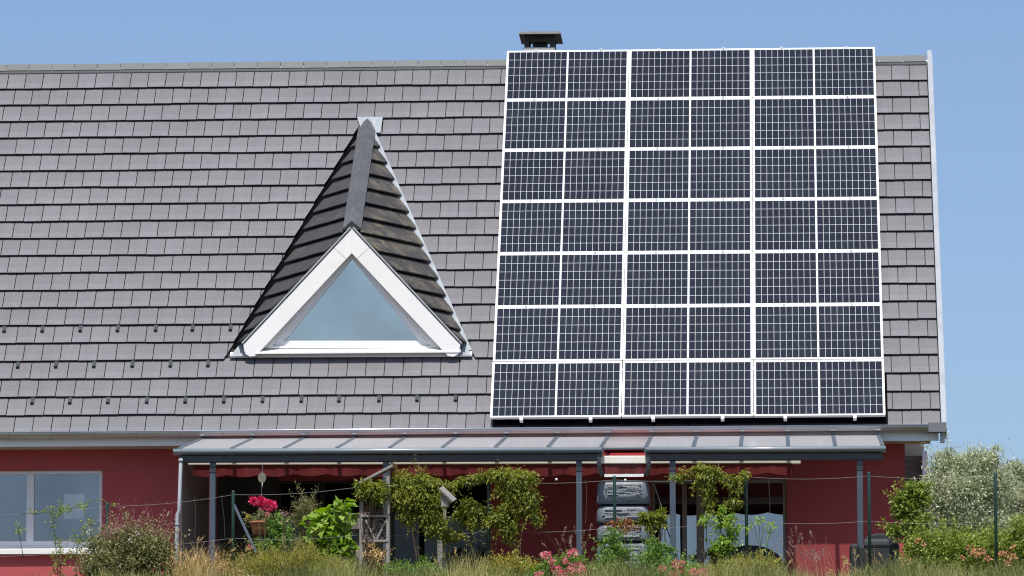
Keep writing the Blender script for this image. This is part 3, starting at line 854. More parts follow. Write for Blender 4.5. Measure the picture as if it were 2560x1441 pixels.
# white box and dark block added indoors for reflections in the left window
q = at(185, 1270, 1.0)
b_ = MB(); b_.box(q[0] - .14, q[0] - .002, 1.0, 1.3, 0.04, at(185, 1235, 1.0)[2]); b_.box(q[0] + .002, q[0] + .14, 1.0, 1.3, 0.04, at(185, 1235, 1.0)[2])
tag(b_.build('reflection_box', MT['white'], bevel=0.006), 'white box added behind the left window pane for a bright reflection', 'reflection_box')
b_ = MB(); q0, q1 = at(110, 1345, 1.1), at(245, 1300, 1.1)
b_.box(q0[0], q1[0], 0.82, 0.97, 0.04, 1.36); b_.box(q0[0] + .25, q1[0], 0.85, 0.97, 1.36, q1[2])
tag(b_.build('reflection_block', MT['cover'], bevel=0.06), 'dark block added behind the left window for a dark reflection', 'reflection_block')

# patio doors
def patio(x0, x1, z0, z1, splits, fw_, mat, name='patio_door', gl='doorglass'):
    b_ = frame_rect(x0, x1, z0, z1, fw_, WY + 0.05, WY + 0.14)
    xs_ = [x0 + fw_] + [s for sp in splits for s in sp] + [x1 - fw_]
    for (sa, sb) in splits: b_.box(sa, sb, WY + 0.045, WY + 0.145, z0 + fw_, z1 - fw_)
    d_ = b_.build(name, mat, house, bevel=0.004)
    for i in range(0, len(xs_), 2):
        g_ = MB(); xa, xb_ = xs_[i], xs_[i + 1]
        g_.poly([(xa, WY + 0.09, z0 + fw_), (xb_, WY + 0.09, z0 + fw_), (xb_, WY + 0.09, z1 - fw_), (xa, WY + 0.09, z1 - fw_)]); g_.build('pane', MT[gl], d_)
    return d_
o = openings[1]
px_ = lambda p, y=1280: at(p, y, WY + .05)[0]
patio(o[0], o[1], o[2], o[3], [(px_(800), px_(812)), (px_(955), px_(985))], 0.035, MT['darkgrey'], gl='darkglass')
o = openings[2]
patio(o[0], o[1], o[2], o[3], [(px_(1705), px_(1717)), (px_(1741), px_(1760))], 0.05, MT['doorframe'])
b_ = MB(); b_.box(at(543, 1250, WY)[0], openings[1][0], WY - 0.03, WY - 0.002, 0.02, at(600, 1196, WY)[2]); b_.build('shutter', MT['darkgrey'], house)

# carport wall with plank panel and white post behind the right corner
car = thing('plank_shed', 'brown plank shed with a pale post behind the right house corner', 'shed', (6.2, 8.5, 0))
q = at(2266, 1140, 8.6); q1 = at(2306, 1240, 8.6)
b_ = MB()
z = 0.0
while z < q[2]:
    b_.box(q[0] - 0.6, q1[0], 8.6, 8.64, z, min(z + 0.118, q[2])); z += 0.122
b_.build('plank_wall', MT['wooddark'], car)
b_ = MB(); q0, q2 = at(2307, 1240, 8.5), at(2322, 1240, 8.5); b_.box(q0[0], q2[0], 8.46, 8.56, 0, at(2310, 1128, 8.5)[2]); b_.build('post', MT['whitegrey'], car)

# ------------------------------------------------------------------ solar panels
PW, PH, PT_ = 1.757, 1.041, 0.04
def panel_meshes():
    fr = MB(); t_ = 0.013
    fr.box(0, PW, 0, t_, -PT_, 0); fr.box(0, PW, PH - t_, PH, -PT_, 0); fr.box(0, t_, t_, PH - t_, -PT_, 0); fr.box(PW - t_, PW, t_, PH - t_, -PT_, 0)
    sh = MB()
    sh.hexa([(t_, t_, -0.012), (PW - t_, t_, -0.012), (PW - t_, PH - t_, -0.012), (t_, PH - t_, -0.012), (t_, t_, -0.004), (PW - t_, t_, -0.004), (PW - t_, PH - t_, -0.004), (t_, PH - t_, -0.004)])
    mx_, my_ = 0.030, 0.030
    half = (PW - 2 * mx_ - 0.026) / 2
    cp, rp = half / 10, (PH - 2 * my_) / 6
    gx, gy = 0.0020, 0.0036
    for hlf in range(2):
        x0 = mx_ + hlf * (half + 0.026)
        for i in range(10):
            for j in range(6):
                xa, xb_ = x0 + i * cp + (gx if i else 0), x0 + (i + 1) * cp - (gx if i < 9 else 0)
                ya, yb = my_ + j * rp + (gy if j else 0), my_ + (j + 1) * rp - (gy if j < 5 else 0)
                sh.poly([(xa, ya, -0.002), (xb_, ya, -0.002), (xb_, yb, -0.002), (xa, yb, -0.002)], 1, random.random() * 0.5)
    return fr, sh
fr, sh = panel_meshes()
rowname = ['top', 'second', 'third', 'fourth', 'fifth', 'sixth', 'bottom']
colname = ['left', 'middle', 'right']
AR = Matrix(((1, 0, 0), (0, SV[1], NV[1]), (0, SV[2], NV[2]))).to_4x4()
def clampmb(xc, yc, big):
    b_ = MB()
    if big:
        b_.box(xc - 0.02, xc + 0.02, -0.055, 0.012, 0.001, 0.006); b_.box(xc - 0.022, xc + 0.022, -0.06, -0.003, -0.05, -0.001); b_.tube([(xc, -0.03, -0.001), (xc, -0.03, 0.012)], 0.008, 8)
    else:
        b_.box(xc - 0.016, xc + 0.016, yc - 0.012, yc + 0.024, 0.0005, 0.006); b_.tube([(xc, yc + .006, 0.006), (xc, yc + .006, 0.014)], 0.007, 6)
    return b_
protoF = protoS = None
clip_me = [None, None]; big_me = [None, None]
for r_ in range(7):
    for c_i in range(3):
        off = P0 + np.array([c_i * 1.765, 0, 0]) + SV * ((6 - r_) * 1.0495 + 0.004) + NV * random.uniform(-0.002, 0.002)
        if r_ == 6: off = off - NV * 0.008 + np.array([(c_i - 1) * 0.004, 0, 0]) - SV * 0.006
        pn = bpy.data.objects.new('solar_panel', None); COL.objects.link(pn); pn.empty_display_size = 0.2
        pn.matrix_world = Matrix.Translation(Vector(off)) @ AR
        tag(pn, f'white-framed solar panel in the {rowname[r_]} row of the array, {colname[c_i]} column', 'solar panel', 'solar panels on the tiled roof')
        if protoF is None:
            protoF = fr.build('frame', MT['pvframe'], pn, (0, 0, 0)); protoS = sh.build('cell_sheet', [MT['pvback'], MT['cell']], pn, (0, 0, 0))
        else:
            for src in (protoF, protoS):
                o = src.copy(); COL.objects.link(o); o.parent = pn
        for k, xc in enumerate((0.42, 1.35)):
            if clip_me[k] is None:
                o = clampmb(xc, PH, False).build('clamp', MT['clip'], pn, (0, 0, 0)); clip_me[k] = o.data
            else:
                o = bpy.data.objects.new('clamp', clip_me[k]); COL.objects.link(o); o.parent = pn
            if r_ == 6:
                if big_me[k] is None:
                    o = clampmb(xc, 0, True).build('end_clamp', MT['pvframe'], pn, (0, 0, 0)); big_me[k] = o.data
                else:
                    o = bpy.data.objects.new('end_clamp', big_me[k]); COL.objects.link(o); o.parent = pn
mb = MB()
for s_ in (0.05, 0.9, 1.9, 2.9, 3.9, 4.9, 5.9, 6.9):
    mb.hexa([roofpt(0.08, s_, 0.02), roofpt(5.2, s_, 0.02), roofpt(5.2, s_ + .04, 0.02), roofpt(0.08, s_ + .04, 0.02), roofpt(0.08, s_, 0.085), roofpt(5.2, s_, 0.085), roofpt(5.2, s_ + .04, 0.085), roofpt(0.08, s_ + .04, 0.085)])
mb.build('mounting_rail', MT['clip'], roof)

# ------------------------------------------------------------------ veranda
YV = -2.8
VXL, VXR = -3.90, 5.215
ver = thing('veranda', 'long blue-grey metal veranda with milky sheet roof in front of the house', 'veranda', (0.6, YV, 0))
zF0 = at(440, 1124, YV)[2]; zF1 = at(2210, 1117, YV)[2]
zB0 = at(500, 1098, -0.1)[2]; zB1 = at(2205, 1089, -0.1)[2]
def vz(x, t_):                    # roof surface: t=0 front, 1 at Y=-0.1
    k = (x - VXL) / (VXR - VXL)
    zf = zF0 + 0.012 - 0.02 * k; zb = zB0 - 0.012 * k
    return zf + (zb - zf) * t_
def vp(x, t_, h=0.0): return np.array([x, YV + 0.02 + (2.68) * t_, vz(x, t_) + h])
TT = 1.17
bay = (at(1507, 1128, YV)[0], at(1612, 1128, YV)[0])
raf_px = []
nb = 14
left_r = np.linspace(VXL + 0.02, bay[0] - 0.02, 9)
right_r = np.linspace(bay[1] + 0.02, VXR - 0.02, 6)
raf = list(left_r) + list(right_r)
for xr_ in raf:
    b_ = MB(); b_.hexa([vp(xr_ - .025, 0, -.09), vp(xr_ + .025, 0, -.09), vp(xr_ + .025, TT, -.09), vp(xr_ - .025, TT, -.09), vp(xr_ - .025, 0, .010), vp(xr_ + .025, 0, .010), vp(xr_ + .025, TT, .010), vp(xr_ - .025, TT, .010)])
    b_.build('rafter', MT['bluegrey'], ver)
for i in range(len(raf) - 1):
    x0, x1 = raf[i] + 0.026, raf[i + 1] - 0.026
    is_bay = abs(raf[i] - (bay[0] - 0.02)) < 1e-6
    b_ = MB(); b_.hexa([vp(x0, 0.0, -.016), vp(x1, 0.0, -.016), vp(x1, TT, -.016), vp(x0, TT, -.016), vp(x0, 0.0, 0), vp(x1, 0.0, 0), vp(x1, TT, 0), vp(x0, TT, 0)])
    b_.build('roof_sheet', MT['clear'] if is_bay else MT['poly'], ver)
def vgutter(x0, x1, za, zb, caps=(True, True)):
    b_ = MB()
    n = 12; r_ = 0.062
    pr = [(0.06, 0.012), (0.06, -0.005)]
    ring = [(-0.02 - 0.055 * math.sin(math.pi * i / 8), -0.03 + 0.036 * math.cos(math.pi * i / 8)) for i in range(9)]
    pr = [(0.05, 0.004)] + ring + [(0.05, -0.075)]
    k = len(pr); n0 = len(b_.v)
    b_.v += [(x0, YV + p[0], za + p[1]) for p in pr] + [(x1, YV + p[0], zb + p[1]) for p in pr]
    for i in range(k):
        j = (i + 1) % k
        b_.face((n0 + i, n0 + k + i, n0 + k + j, n0 + j), 0, 0.5, 0, 0 < i < 10)
    b_.face(range(n0, n0 + k)); b_.face(range(n0 + 2 * k - 1, n0 + k - 1, -1))
    return b_.build('gutter', MT['gutterpaint'], ver)
zf = lambda x: zF0 + (zF1 - zF0) * (x - VXL) / (VXR - VXL)
vgutter(-3.95, bay[0] - 0.01, zf(-3.95), zf(bay[0]))
vgutter(bay[1] + 0.01, 5.235, zf(bay[1]), zf(5.235))
# front beam under the gutter
for x0, x1 in ((-3.86, bay[0] - 0.02), (bay[1] + 0.02, 5.2)):
    b_ = MB(); b_.hexa([(x0, YV + .02, zf(x0) - .165), (x1, YV + .02, zf(x1) - .165), (x1, YV + .14, zf(x1) - .165), (x0, YV + .14, zf(x0) - .165), (x0, YV + .02, zf(x0) - .077), (x1, YV + .02, zf(x1) - .077), (x1, YV + .14, zf(x1) - .077), (x0, YV + .14, zf(x0) - .077)])
    b_.build('beam', MT['anth'], ver, bevel=0.006)
for px in (532, 965, 1448, 1682, 2150):
    q = at(px, 1250, YV + 0.08)
    b_ = MB(); b_.box(q[0] - 0.038, q[0] + 0.038, YV + 0.04, YV + 0.12, 0.02, zf(q[0]) - 0.166)
    po = b_.build('post', MT['postpaint'], ver, bevel=0.006)
    b_ = MB(); b_.box(q[0] - 0.041, q[0] + 0.041, YV + 0.032, YV + 0.125, zf(q[0]) - 0.30, zf(q[0]) - 0.215); b_.build('post_bracket', MT['anth'], po, bevel=0.004)
# wall rail at the back
b_ = MB(); b_.box(VXL, VXR, WY - 0.09, WY - 0.003, vz(0, 1.2) - 0.16, vz(0, 1.2) - 0.03); b_.build('wall_rail', MT['anth'], ver)
# curved arms and clear front sheet of the open bay
for sgn, xb_ in ((-1, bay[0]), (1, bay[1])):
    b_ = MB()
    pts = []
    for i in range(9):
        g = i / 8
        pts.append((xb_ + sgn * (0.012 + 0.038 * math.sin(math.pi * min(1, g * 1.0))), YV + 0.02 - 0.03 * math.sin(math.pi * g), zf(xb_) - 0.03 - 0.33 * g))
    for i in range(8): b_.bar(pts[i], pts[i + 1], 0.055, 0.05, up=(0, 1, 0))
    b_.build('curved_arm', MT['anth'], ver)
b_ = MB()
x0, x1 = bay[0] + .03, bay[1] - .03
n = 22
for i in range(n):
    xa = x0 + (x1 - x0) * i / n
    b_.box(xa, xa + 0.0028, YV + 0.0, YV + 0.006, zf(xa) - 0.34, zf(xa) - 0.19)
b_.build('rib_screen', MT['anth'], ver)
b_ = MB(); q0, q1 = at(1511, 1186, YV + .03), at(1609, 1192.5, YV + .03); b_.box(q0[0], q1[0], YV + .012, YV + .03, q1[2], q0[2]); b_.build('lath', MT['white'], ver)
b_ = MB(); b_.box(bay[0] - .0, bay[1], YV - 0.01, YV + 0.03, zf(1.8) - .02, zf(1.8) + 0.0); b_.build('bay_rail', MT['bluegrey'], ver)
# left side sheet and downpipe
b_ = MB()
b_.extrude([(VXL + .03, YV + .1, 0.02), (VXL + .03, WY - 0.1, 0.02), (VXL + .03, WY - 0.1, vz(VXL, 1.2) - 0.14), (VXL + .03, YV + .1, zf(VXL) - 0.166)], (0.02, 0, 0))
b_.build('side_sheet', MT['taupe'], ver)
b_ = MB()
q0, q1, q2, q3 = at(452, 1150, YV - .04), at(448, 1276, YV - .04), at(444, 1286, YV - .04), at(440, 1441, YV - .04)
b_.tube([(q0[0], YV + .02, q0[2] + .03), q0, q1, q2, q3, (q3[0] - .003, q3[1], 0.05)], [0.024, 0.024, 0.024, 0.027, 0.027, 0.027], 10)
b_.tube([q0 + [0, 0, .01], q0 + [0, 0, -.03]], 0.03, 10)
b_.tube([at(443, 1310, YV - .04), at(443, 1314, YV - .04)], 0.034, 10)
b_.build('downpipe', MT['zinc'], ver)

# ------------------------------------------------------------------ awning
aw = thing('awning', 'red fabric awning pulled out under the veranda roof, cream front bar', 'awning', (0.2, -2.5, 2.0))
YA = -2.52
A0, A1 = at(470, 1156, YA)[0], at(1990, 1156, YA)[0]
za = lambda x: at(700, 1154, YA)[2] + (at(2000, 1150, YA)[2] - at(700, 1154, YA)[2]) * (x - at(700, 1154, YA)[0]) / (at(2000, 1150, YA)[0] - at(700, 1154, YA)[0])
b_ = MB(); b_.hexa([(A0, YA, za(A0) - .042), (A1, YA, za(A1) - .042), (A1, YA + .06, za(A1) - .042), (A0, YA + .06, za(A0) - .042), (A0, YA, za(A0) + .06), (A1, YA, za(A1) + .06), (A1, YA + .06, za(A1) + .06), (A0, YA + .06, za(A0) + .06)])
b_.build('front_bar', MT['cream'], aw, bevel=0.008)
b_ = MB(); b_.box(A1 - .06, A1 + .06, YA - .02, YA + .08, za(A1) - .05, za(A1) + .02); b_.build('end_cap', MT['cream'], aw, bevel=0.006)
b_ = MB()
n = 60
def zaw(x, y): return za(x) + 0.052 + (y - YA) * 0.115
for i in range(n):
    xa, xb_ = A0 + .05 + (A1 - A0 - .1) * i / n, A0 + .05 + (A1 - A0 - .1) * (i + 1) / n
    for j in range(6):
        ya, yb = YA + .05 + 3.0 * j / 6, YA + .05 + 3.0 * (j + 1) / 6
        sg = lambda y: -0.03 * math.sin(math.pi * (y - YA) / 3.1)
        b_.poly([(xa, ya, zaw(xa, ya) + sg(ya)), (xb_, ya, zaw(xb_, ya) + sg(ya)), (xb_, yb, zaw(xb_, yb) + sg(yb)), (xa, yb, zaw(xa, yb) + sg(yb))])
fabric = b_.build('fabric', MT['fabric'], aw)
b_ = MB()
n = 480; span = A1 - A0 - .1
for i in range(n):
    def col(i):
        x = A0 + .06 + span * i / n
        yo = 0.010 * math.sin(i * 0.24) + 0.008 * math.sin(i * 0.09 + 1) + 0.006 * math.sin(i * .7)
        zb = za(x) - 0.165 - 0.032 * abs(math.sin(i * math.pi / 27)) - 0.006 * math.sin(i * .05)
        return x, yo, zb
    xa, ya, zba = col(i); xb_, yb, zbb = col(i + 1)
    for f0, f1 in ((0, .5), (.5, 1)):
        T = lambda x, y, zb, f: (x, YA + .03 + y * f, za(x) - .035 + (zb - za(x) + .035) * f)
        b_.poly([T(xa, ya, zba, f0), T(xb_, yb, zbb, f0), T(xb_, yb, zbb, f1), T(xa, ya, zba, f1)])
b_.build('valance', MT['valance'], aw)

# ------------------------------------------------------------------ water tank
YT = -2.62
t0, t1 = at(1490, 1300, YT)[0], at(1625, 1300, YT)[0]
tank = thing('water_tank', 'grey rainwater tank of four stacked sections with slate-look front', 'water tank', ((t0 + t1) / 2, YT + .22, 0))
edges = [(1200, 1260), (1263, 1307), (1310, 1352), (1356, 1410)]
def rrect(x0, x1, y0, y1, r_, z, n=4):
    pts = []
    for cx, cyy, a0 in ((x1 - r_, y0 + r_, -90), (x1 - r_, y1 - r_, 0), (x0 + r_, y1 - r_, 90), (x0 + r_, y0 + r_, 180)):
        for i in range(n + 1):
            g = R(a0 + 90 * i / n); pts.append((cx + r_ * math.cos(g), cyy + r_ * math.sin(g), z))
    return pts
for i, (ya, yb) in enumerate(edges):
    zt_, zb_ = at(1555, ya, YT)[2], at(1555, yb, YT)[2]
    if i == 3: zb_ = 0.55
    b_ = MB()
    rings = [rrect(t0 + .015, t1 - .015, YT + .01, YT + .44, 0.07, zb_), rrect(t0, t1, YT, YT + .45, 0.08, zb_ + .03), rrect(t0 + .012, t1 - .012, YT + .004, YT + .45, 0.08, zt_ - .06), rrect(t0 + .05, t1 - .05, YT + .03, YT + .42, 0.07, zt_ - .008), rrect(t0 + .12, t1 - .12, YT + .1, YT + .36, 0.06, zt_)]
    n0 = len(b_.v); k = len(rings[0])
    for rg in rings: b_.v += rg
    for j in range(len(rings) - 1):
        for q in range(k):
            p = (q + 1) % k
            b_.face((n0 + j * k + q, n0 + j * k + p, n0 + (j + 1) * k + p, n0 + (j + 1) * k + q), 0, .5, 0, True)
    b_.face(range(n0 + 4 * k, n0 + 5 * k)); b_.face(range(n0 + k - 1, n0 - 1, -1))
    sec = b_.build('section', MT['tank'], tank)
    b_ = MB()                                          # slate courses on the front
    zz = zb_ + .045
    xa0, xb0 = t0 + (.10 if i else .13), t1 - .12
    while zz < zt_ - .05:
        hh = random.uniform(0.014, 0.03); xx_ = xa0 + random.uniform(-.02, .02)
        while xx_ < xb0:
            ww = random.uniform(0.08, 0.3); xe = min(xx_ + ww, xb0 + random.uniform(-.015, .015))
            d_ = random.uniform(0.004, 0.026)
            if xe - xx_ > .02:
                zj = random.uniform(-.003, .003); e = random.uniform(-.004, .004)
                b_.hexa([(xx_, YT - d_, zz + zj), (xe - .004, YT - d_ + e, zz + zj), (xe - .004, YT + .02, zz), (xx_, YT + .02, zz), (xx_, YT - d_ + .004, zz + hh - .004), (xe - .004, YT - d_ + .004 + e, zz + hh - .004), (xe - .004, YT + .02, zz + hh), (xx_, YT + .02, zz + hh)], 0, random.random())
            xx_ = xe
        zz += hh
    b_.build('slate_front', MT['tankstone'], sec)
b_ = MB(); b_.box(t0 - .05, t1 + .05, YT - .05, YT + .5, 0.02, 0.55)
b_.build('tank_base', MT['stone'], tank, bevel=0.02)
b_ = MB(); b_.tube([at(1555, 1197, YT + .2), at(1566, 1190, YT + .15), at(1566, 1186, YT + .1)], 0.02, 8); b_.build('inlet', MT['anth'], tank)

# hanging hose beside the tank
b_ = MB(); pts = [at(*p, -2.3) for p in ((1622, 1199), (1636, 1215), (1645, 1240), (1652, 1262), (1660, 1290), (1662, 1330), (1664, 1400))]
b_.tube(pts, 0.008, 6); tag(b_.build('garden_hose', MT['clip']), 'thin grey hose hanging beside the water tank', 'hose')

# ------------------------------------------------------------------ plants: builders
MT['l_green'] = leaf_mat('leaf_green', (0.042, 0.0984, 0.0228), (0.1296, 0.246, 0.0516), (0.306, 0.4452, 0.0936))
MT['l_rose'] = leaf_mat('leaf_rose', (0.069, 0.0828, 0.0345), (0.1932, 0.2001, 0.0828), (0.3726, 0.3519, 0.1725))
MT['l_creeper'] = leaf_mat('leaf_creeper', (0.0586, 0.0862, 0.0138), (0.1748, 0.2081, 0.0299), (0.3668, 0.3668, 0.0747), 0.35)
MT['l_creeperdry'] = leaf_mat('leaf_creeper_tips', (0.10, 0.06, 0.015), (0.20, 0.15, 0.04), (0.30, 0.22, 0.07), 0.3)
MT['l_lime'] = leaf_mat('leaf_lime', (0.076, 0.152, 0.015), (0.202, 0.329, 0.044), (0.481, 0.557, 0.164), 0.4, 0.4)
MT['l_yellow'] = leaf_mat('leaf_yellow_green', (0.1001, 0.1111, 0.0242), (0.3003, 0.2915, 0.0605), (0.5401, 0.4609, 0.1199), 0.3)
MT['l_silver'] = leaf_mat('leaf_silver', (0.2093, 0.2495, 0.153), (0.4347, 0.483, 0.314), (0.6762, 0.6923, 0.4991), 0.25)
MT['l_dark'] = leaf_mat('leaf_dark', (0.008, 0.016, 0.007), (0.02, 0.036, 0.015), (0.05, 0.07, 0.03), 0.2)
MT['l_hedge'] = leaf_mat('leaf_hedge', (0.0605, 0.1078, 0.0187), (0.1826, 0.2574, 0.0473), (0.407, 0.4389, 0.1078))
MT['l_rust'] = leaf_mat('leaf_rust', (0.14, 0.05, 0.02), (0.26, 0.09, 0.03), (0.36, 0.16, 0.06), 0.3)
MT['l_straw'] = leaf_mat('straw', (0.2645, 0.1828, 0.0747), (0.529, 0.3806, 0.1656), (0.7935, 0.6107, 0.314), 0.25, 0.6)
MT['l_grass'] = leaf_mat('grass_blade', (0.0633, 0.092, 0.0207), (0.1898, 0.2127, 0.0552), (0.4255, 0.391, 0.161), 0.3, 0.55)
MT['l_plume'] = leaf_mat('purple_brown_plume', (0.182, 0.118, 0.091), (0.328, 0.218, 0.173), (0.510, 0.364, 0.291), 0.25, 0.7)
MT['p_pink'] = leaf_mat('petal_pink', (0.55, 0.10, 0.16), (0.75, 0.22, 0.28), (0.85, 0.42, 0.45), 0.3)
MT['p_magenta'] = leaf_mat('petal_magenta', (0.45, 0.02, 0.08), (0.66, 0.05, 0.15), (0.75, 0.12, 0.24), 0.25)
MT['p_orange'] = leaf_mat('petal_orange', (0.5, 0.2, 0.11), (0.66, 0.31, 0.19), (0.76, 0.42, 0.29), 0.3)
MT['p_white'] = leaf_mat('petal_white', (0.6, 0.5, 0.5), (0.75, 0.68, 0.68), (0.85, 0.8, 0.8), 0.3)
MT['p_yellow'] = leaf_mat('petal_yellow', (0.5, 0.35, 0.03), (0.6, 0.45, 0.05), (0.7, 0.6, 0.1), 0.3)

def unit(v): return v / (np.linalg.norm(v, axis=-1, keepdims=True) + 1e-9)
def leaf_arrays(P, D, Nn, L, Wd, rnd):
    D = unit(D); S = unit(np.cross(D, Nn)); U = np.cross(S, D)
    L = np.asarray(L)[:, None]; Wd = np.asarray(Wd)[:, None]
    v = np.stack([P, P + D * L * .45 + S * Wd * .5 + U * Wd * .16, P + D * L - U * L * .12, P + D * L * .45 - S * Wd * .5 + U * Wd * .16], 1)
    return v, np.asarray(rnd)
class Leaves:
    def __init__(self): self.V, self.A = [], []
    def add(self, P, D, Nn, L, Wd, rnd):
        v, a = leaf_arrays(np.asarray(P), np.asarray(D), np.asarray(Nn), L, Wd, rnd); self.V.append(v); self.A.append(a)
    def build(self, name, mat, parent=None, origin=None):
        V = np.concatenate(self.V); A = np.clip(np.concatenate(self.A), 0, 1)
        if origin is None: origin = parent['_o'] if parent is not None else (0, 0, 0)
        n = len(V); V = V.reshape(-1, 3) - np.array(origin)
        me = bpy.data.meshes.new(name)
        me.vertices.add(n * 4); me.vertices.foreach_set('co', V.ravel())
        me.loops.add(n * 4); me.loops.foreach_set('vertex_index', np.arange(n * 4, dtype=np.int32))
        me.polygons.add(n); me.polygons.foreach_set('loop_start', np.arange(0, n * 4, 4, dtype=np.int32))
        me.update(calc_edges=True)
        me.materials.append(mat)
        me.attributes.new('rnd', 'FLOAT', 'FACE').data.foreach_set('value', A.astype(np.float32))
        o = bpy.data.objects.new(name, me); COL.objects.link(o)
        o.location = origin if parent is None else (0, 0, 0)
        if parent is not None: o.parent = parent
        o['_o'] = list(map(float, origin))
        return o
def rdir(n):
    return unit(rng.normal(size=(n, 3)))
def fill(lv, ells, n, L, W, droop=0.2, clump=28, tight=0.30, gap=0.0, shoots=0, shoot_len=0.12, up=0.0, shell=2.4):
    """leaves in clumps through the volume of the ellipsoids, plus shoots that break the outline; returns clump centres"""
    ells = np.asarray(ells, float)
    vol = np.prod(ells[:, 3:], 1) ** 0.8; pr = vol / vol.sum()
    nc = max(2, n // clump)
    which = rng.choice(len(ells), nc, p=pr)
    d = rdir(nc); rr = rng.random(nc) ** (1 / shell)
    rad = ells[which, 3:]
    C = ells[which, :3] + d * rr[:, None] * rad
    cs = np.mean(rad, 1) * tight * (0.6 + 0.8 * rng.random(nc))
    cs = np.clip(cs, L * 0.5, L * 3.2)
    per = rng.poisson(clump, nc)
    idx = np.repeat(np.arange(nc), per)
    m_ = len(idx)
    P = C[idx] + rng.normal(size=(m_, 3)) * cs[idx][:, None] * np.array([1, 1, 0.8])
    out = unit(P - ells[which[idx], :3])
    D = out * 0.6 + rdir(m_) * 0.9 + np.array([0, 0, -droop + up])
    Nn = rdir(m_) * 0.7 + np.array([0, -0.15, 0.9])
    cr = rng.random(nc)
    a = 0.5 * cr[idx] + 0.5 * rng.random(m_)
    Ls = L * (0.6 + 0.7 * rng.random(m_)); lv.add(P, D, Nn, Ls, Ls * W / L, a)
    for _ in range(shoots):
        e = ells[rng.choice(len(ells), p=pr)]
        dd = rdir(1)[0]; dd[2] = abs(dd[2]) * .8 + .1 if droop < .5 else dd[2]; dd = unit(dd)
        st = e[:3] + dd * e[3:] * .85
        k = int(6 + rng.integers(8)); t_ = np.linspace(0, 1, k)
        ln = shoot_len * (0.5 + rng.random())
        path = st + np.outer(t_, dd + np.array([0, 0, .4 - droop])) * ln + np.outer(t_ ** 2, np.array([0, 0, -droop])) * ln * .8
        for _k in range(2):
            lv.add(path + rng.normal(size=(k, 3)) * L * .2, rdir(k) + dd * .5 + np.array([0, 0, -droop * .6 + up]), rdir(k) * .6 + np.array([0, 0, .8]), np.full(k, L * .85), np.full(k, W * .85), 0.35 + 0.65 * rng.random(k))
    return C
def ell(px, py, rx, ry, Y, dep=0.8):
    """ellipsoid seen at a pixel, radii in photo pixels, at depth Y"""
    p = at(px, py, Y); k = (Y - CAM[1]) / FPX
    return (p[0], p[1], p[2], rx * k, max(rx, ry) * k * dep, ry * k)
def curve(p, q, sag=0.0, n=6, jit=0.0):
    p, q = np.array(p, float), np.array(q, float)
    t_ = np.linspace(0, 1, n)[:, None]
    c = p + (q - p) * t_ + np.array([0, 0, 1.0]) * (4 * sag * t_ * (1 - t_))
    if jit: c[1:-1] += rng.normal(size=(n - 2, 3)) * jit
    return c
def stems_to(mb_, base, C, k, r0=0.008, r1=0.002, jit=0.02):
    sel = rng.choice(len(C), min(k, len(C)), replace=False)
    for i in sel:
        b0 = np.array(base) + np.array([rng.normal() * .03, rng.normal() * .03, 0])
        pts = curve(b0, C[i], 0.05, 6, jit); pts[1:-1, :2] = b0[:2] + (pts[1:-1, :2] - b0[:2]) * np.linspace(.5, 1, 4)[:, None]
        mb_.tube(pts, list(np.linspace(r0, r1, 6)), 4)
def plant(name, label, cat, ells, n, L, W, mat, base, droop=0.2, k_st=14, clump=28, tight=.3, shoots=10, shoot_len=.12, up=0., group=None, stem_r=.008, stem_mat=None, shell=2.4, part='foliage'):
    t_ = thing(name, label, cat, base, group)
    lv = Leaves(); C = fill(lv, ells, n, L, W, droop, clump, tight, 0, shoots, shoot_len, up, shell)
    lv.build(part, mat, t_)
    if k_st:
        mb_ = MB(); stems_to(mb_, base, C, k_st, stem_r); mb_.build('stem', stem_mat or MT['bark'], t_)
    return t_
def heads(t_, pts, Y, mat, L=.028, dens=60, name='flower'):
    for (px, py, rx, ry) in pts:
        e = ell(px, py, rx, ry, Y, .8)
        lv = Leaves(); n = int(dens * max(.4, rx / 14))
        d = rdir(n); P = np.array(e[:3]) + d * np.array(e[3:]) * (rng.random(n)[:, None] ** .4)
        lv.add(P, d + np.array([0, -.5, .2]), rdir(n) + np.array([0, -.9, .6]), L * (.6 + .7 * rng.random(n)), L * .8 * (.6 + .7 * rng.random(n)), rng.random(n))
        lv.build(name, mat, t_)
def bld(px, Y, z=0.0): return (float(at(px, 1441, Y)[0]), Y, z)

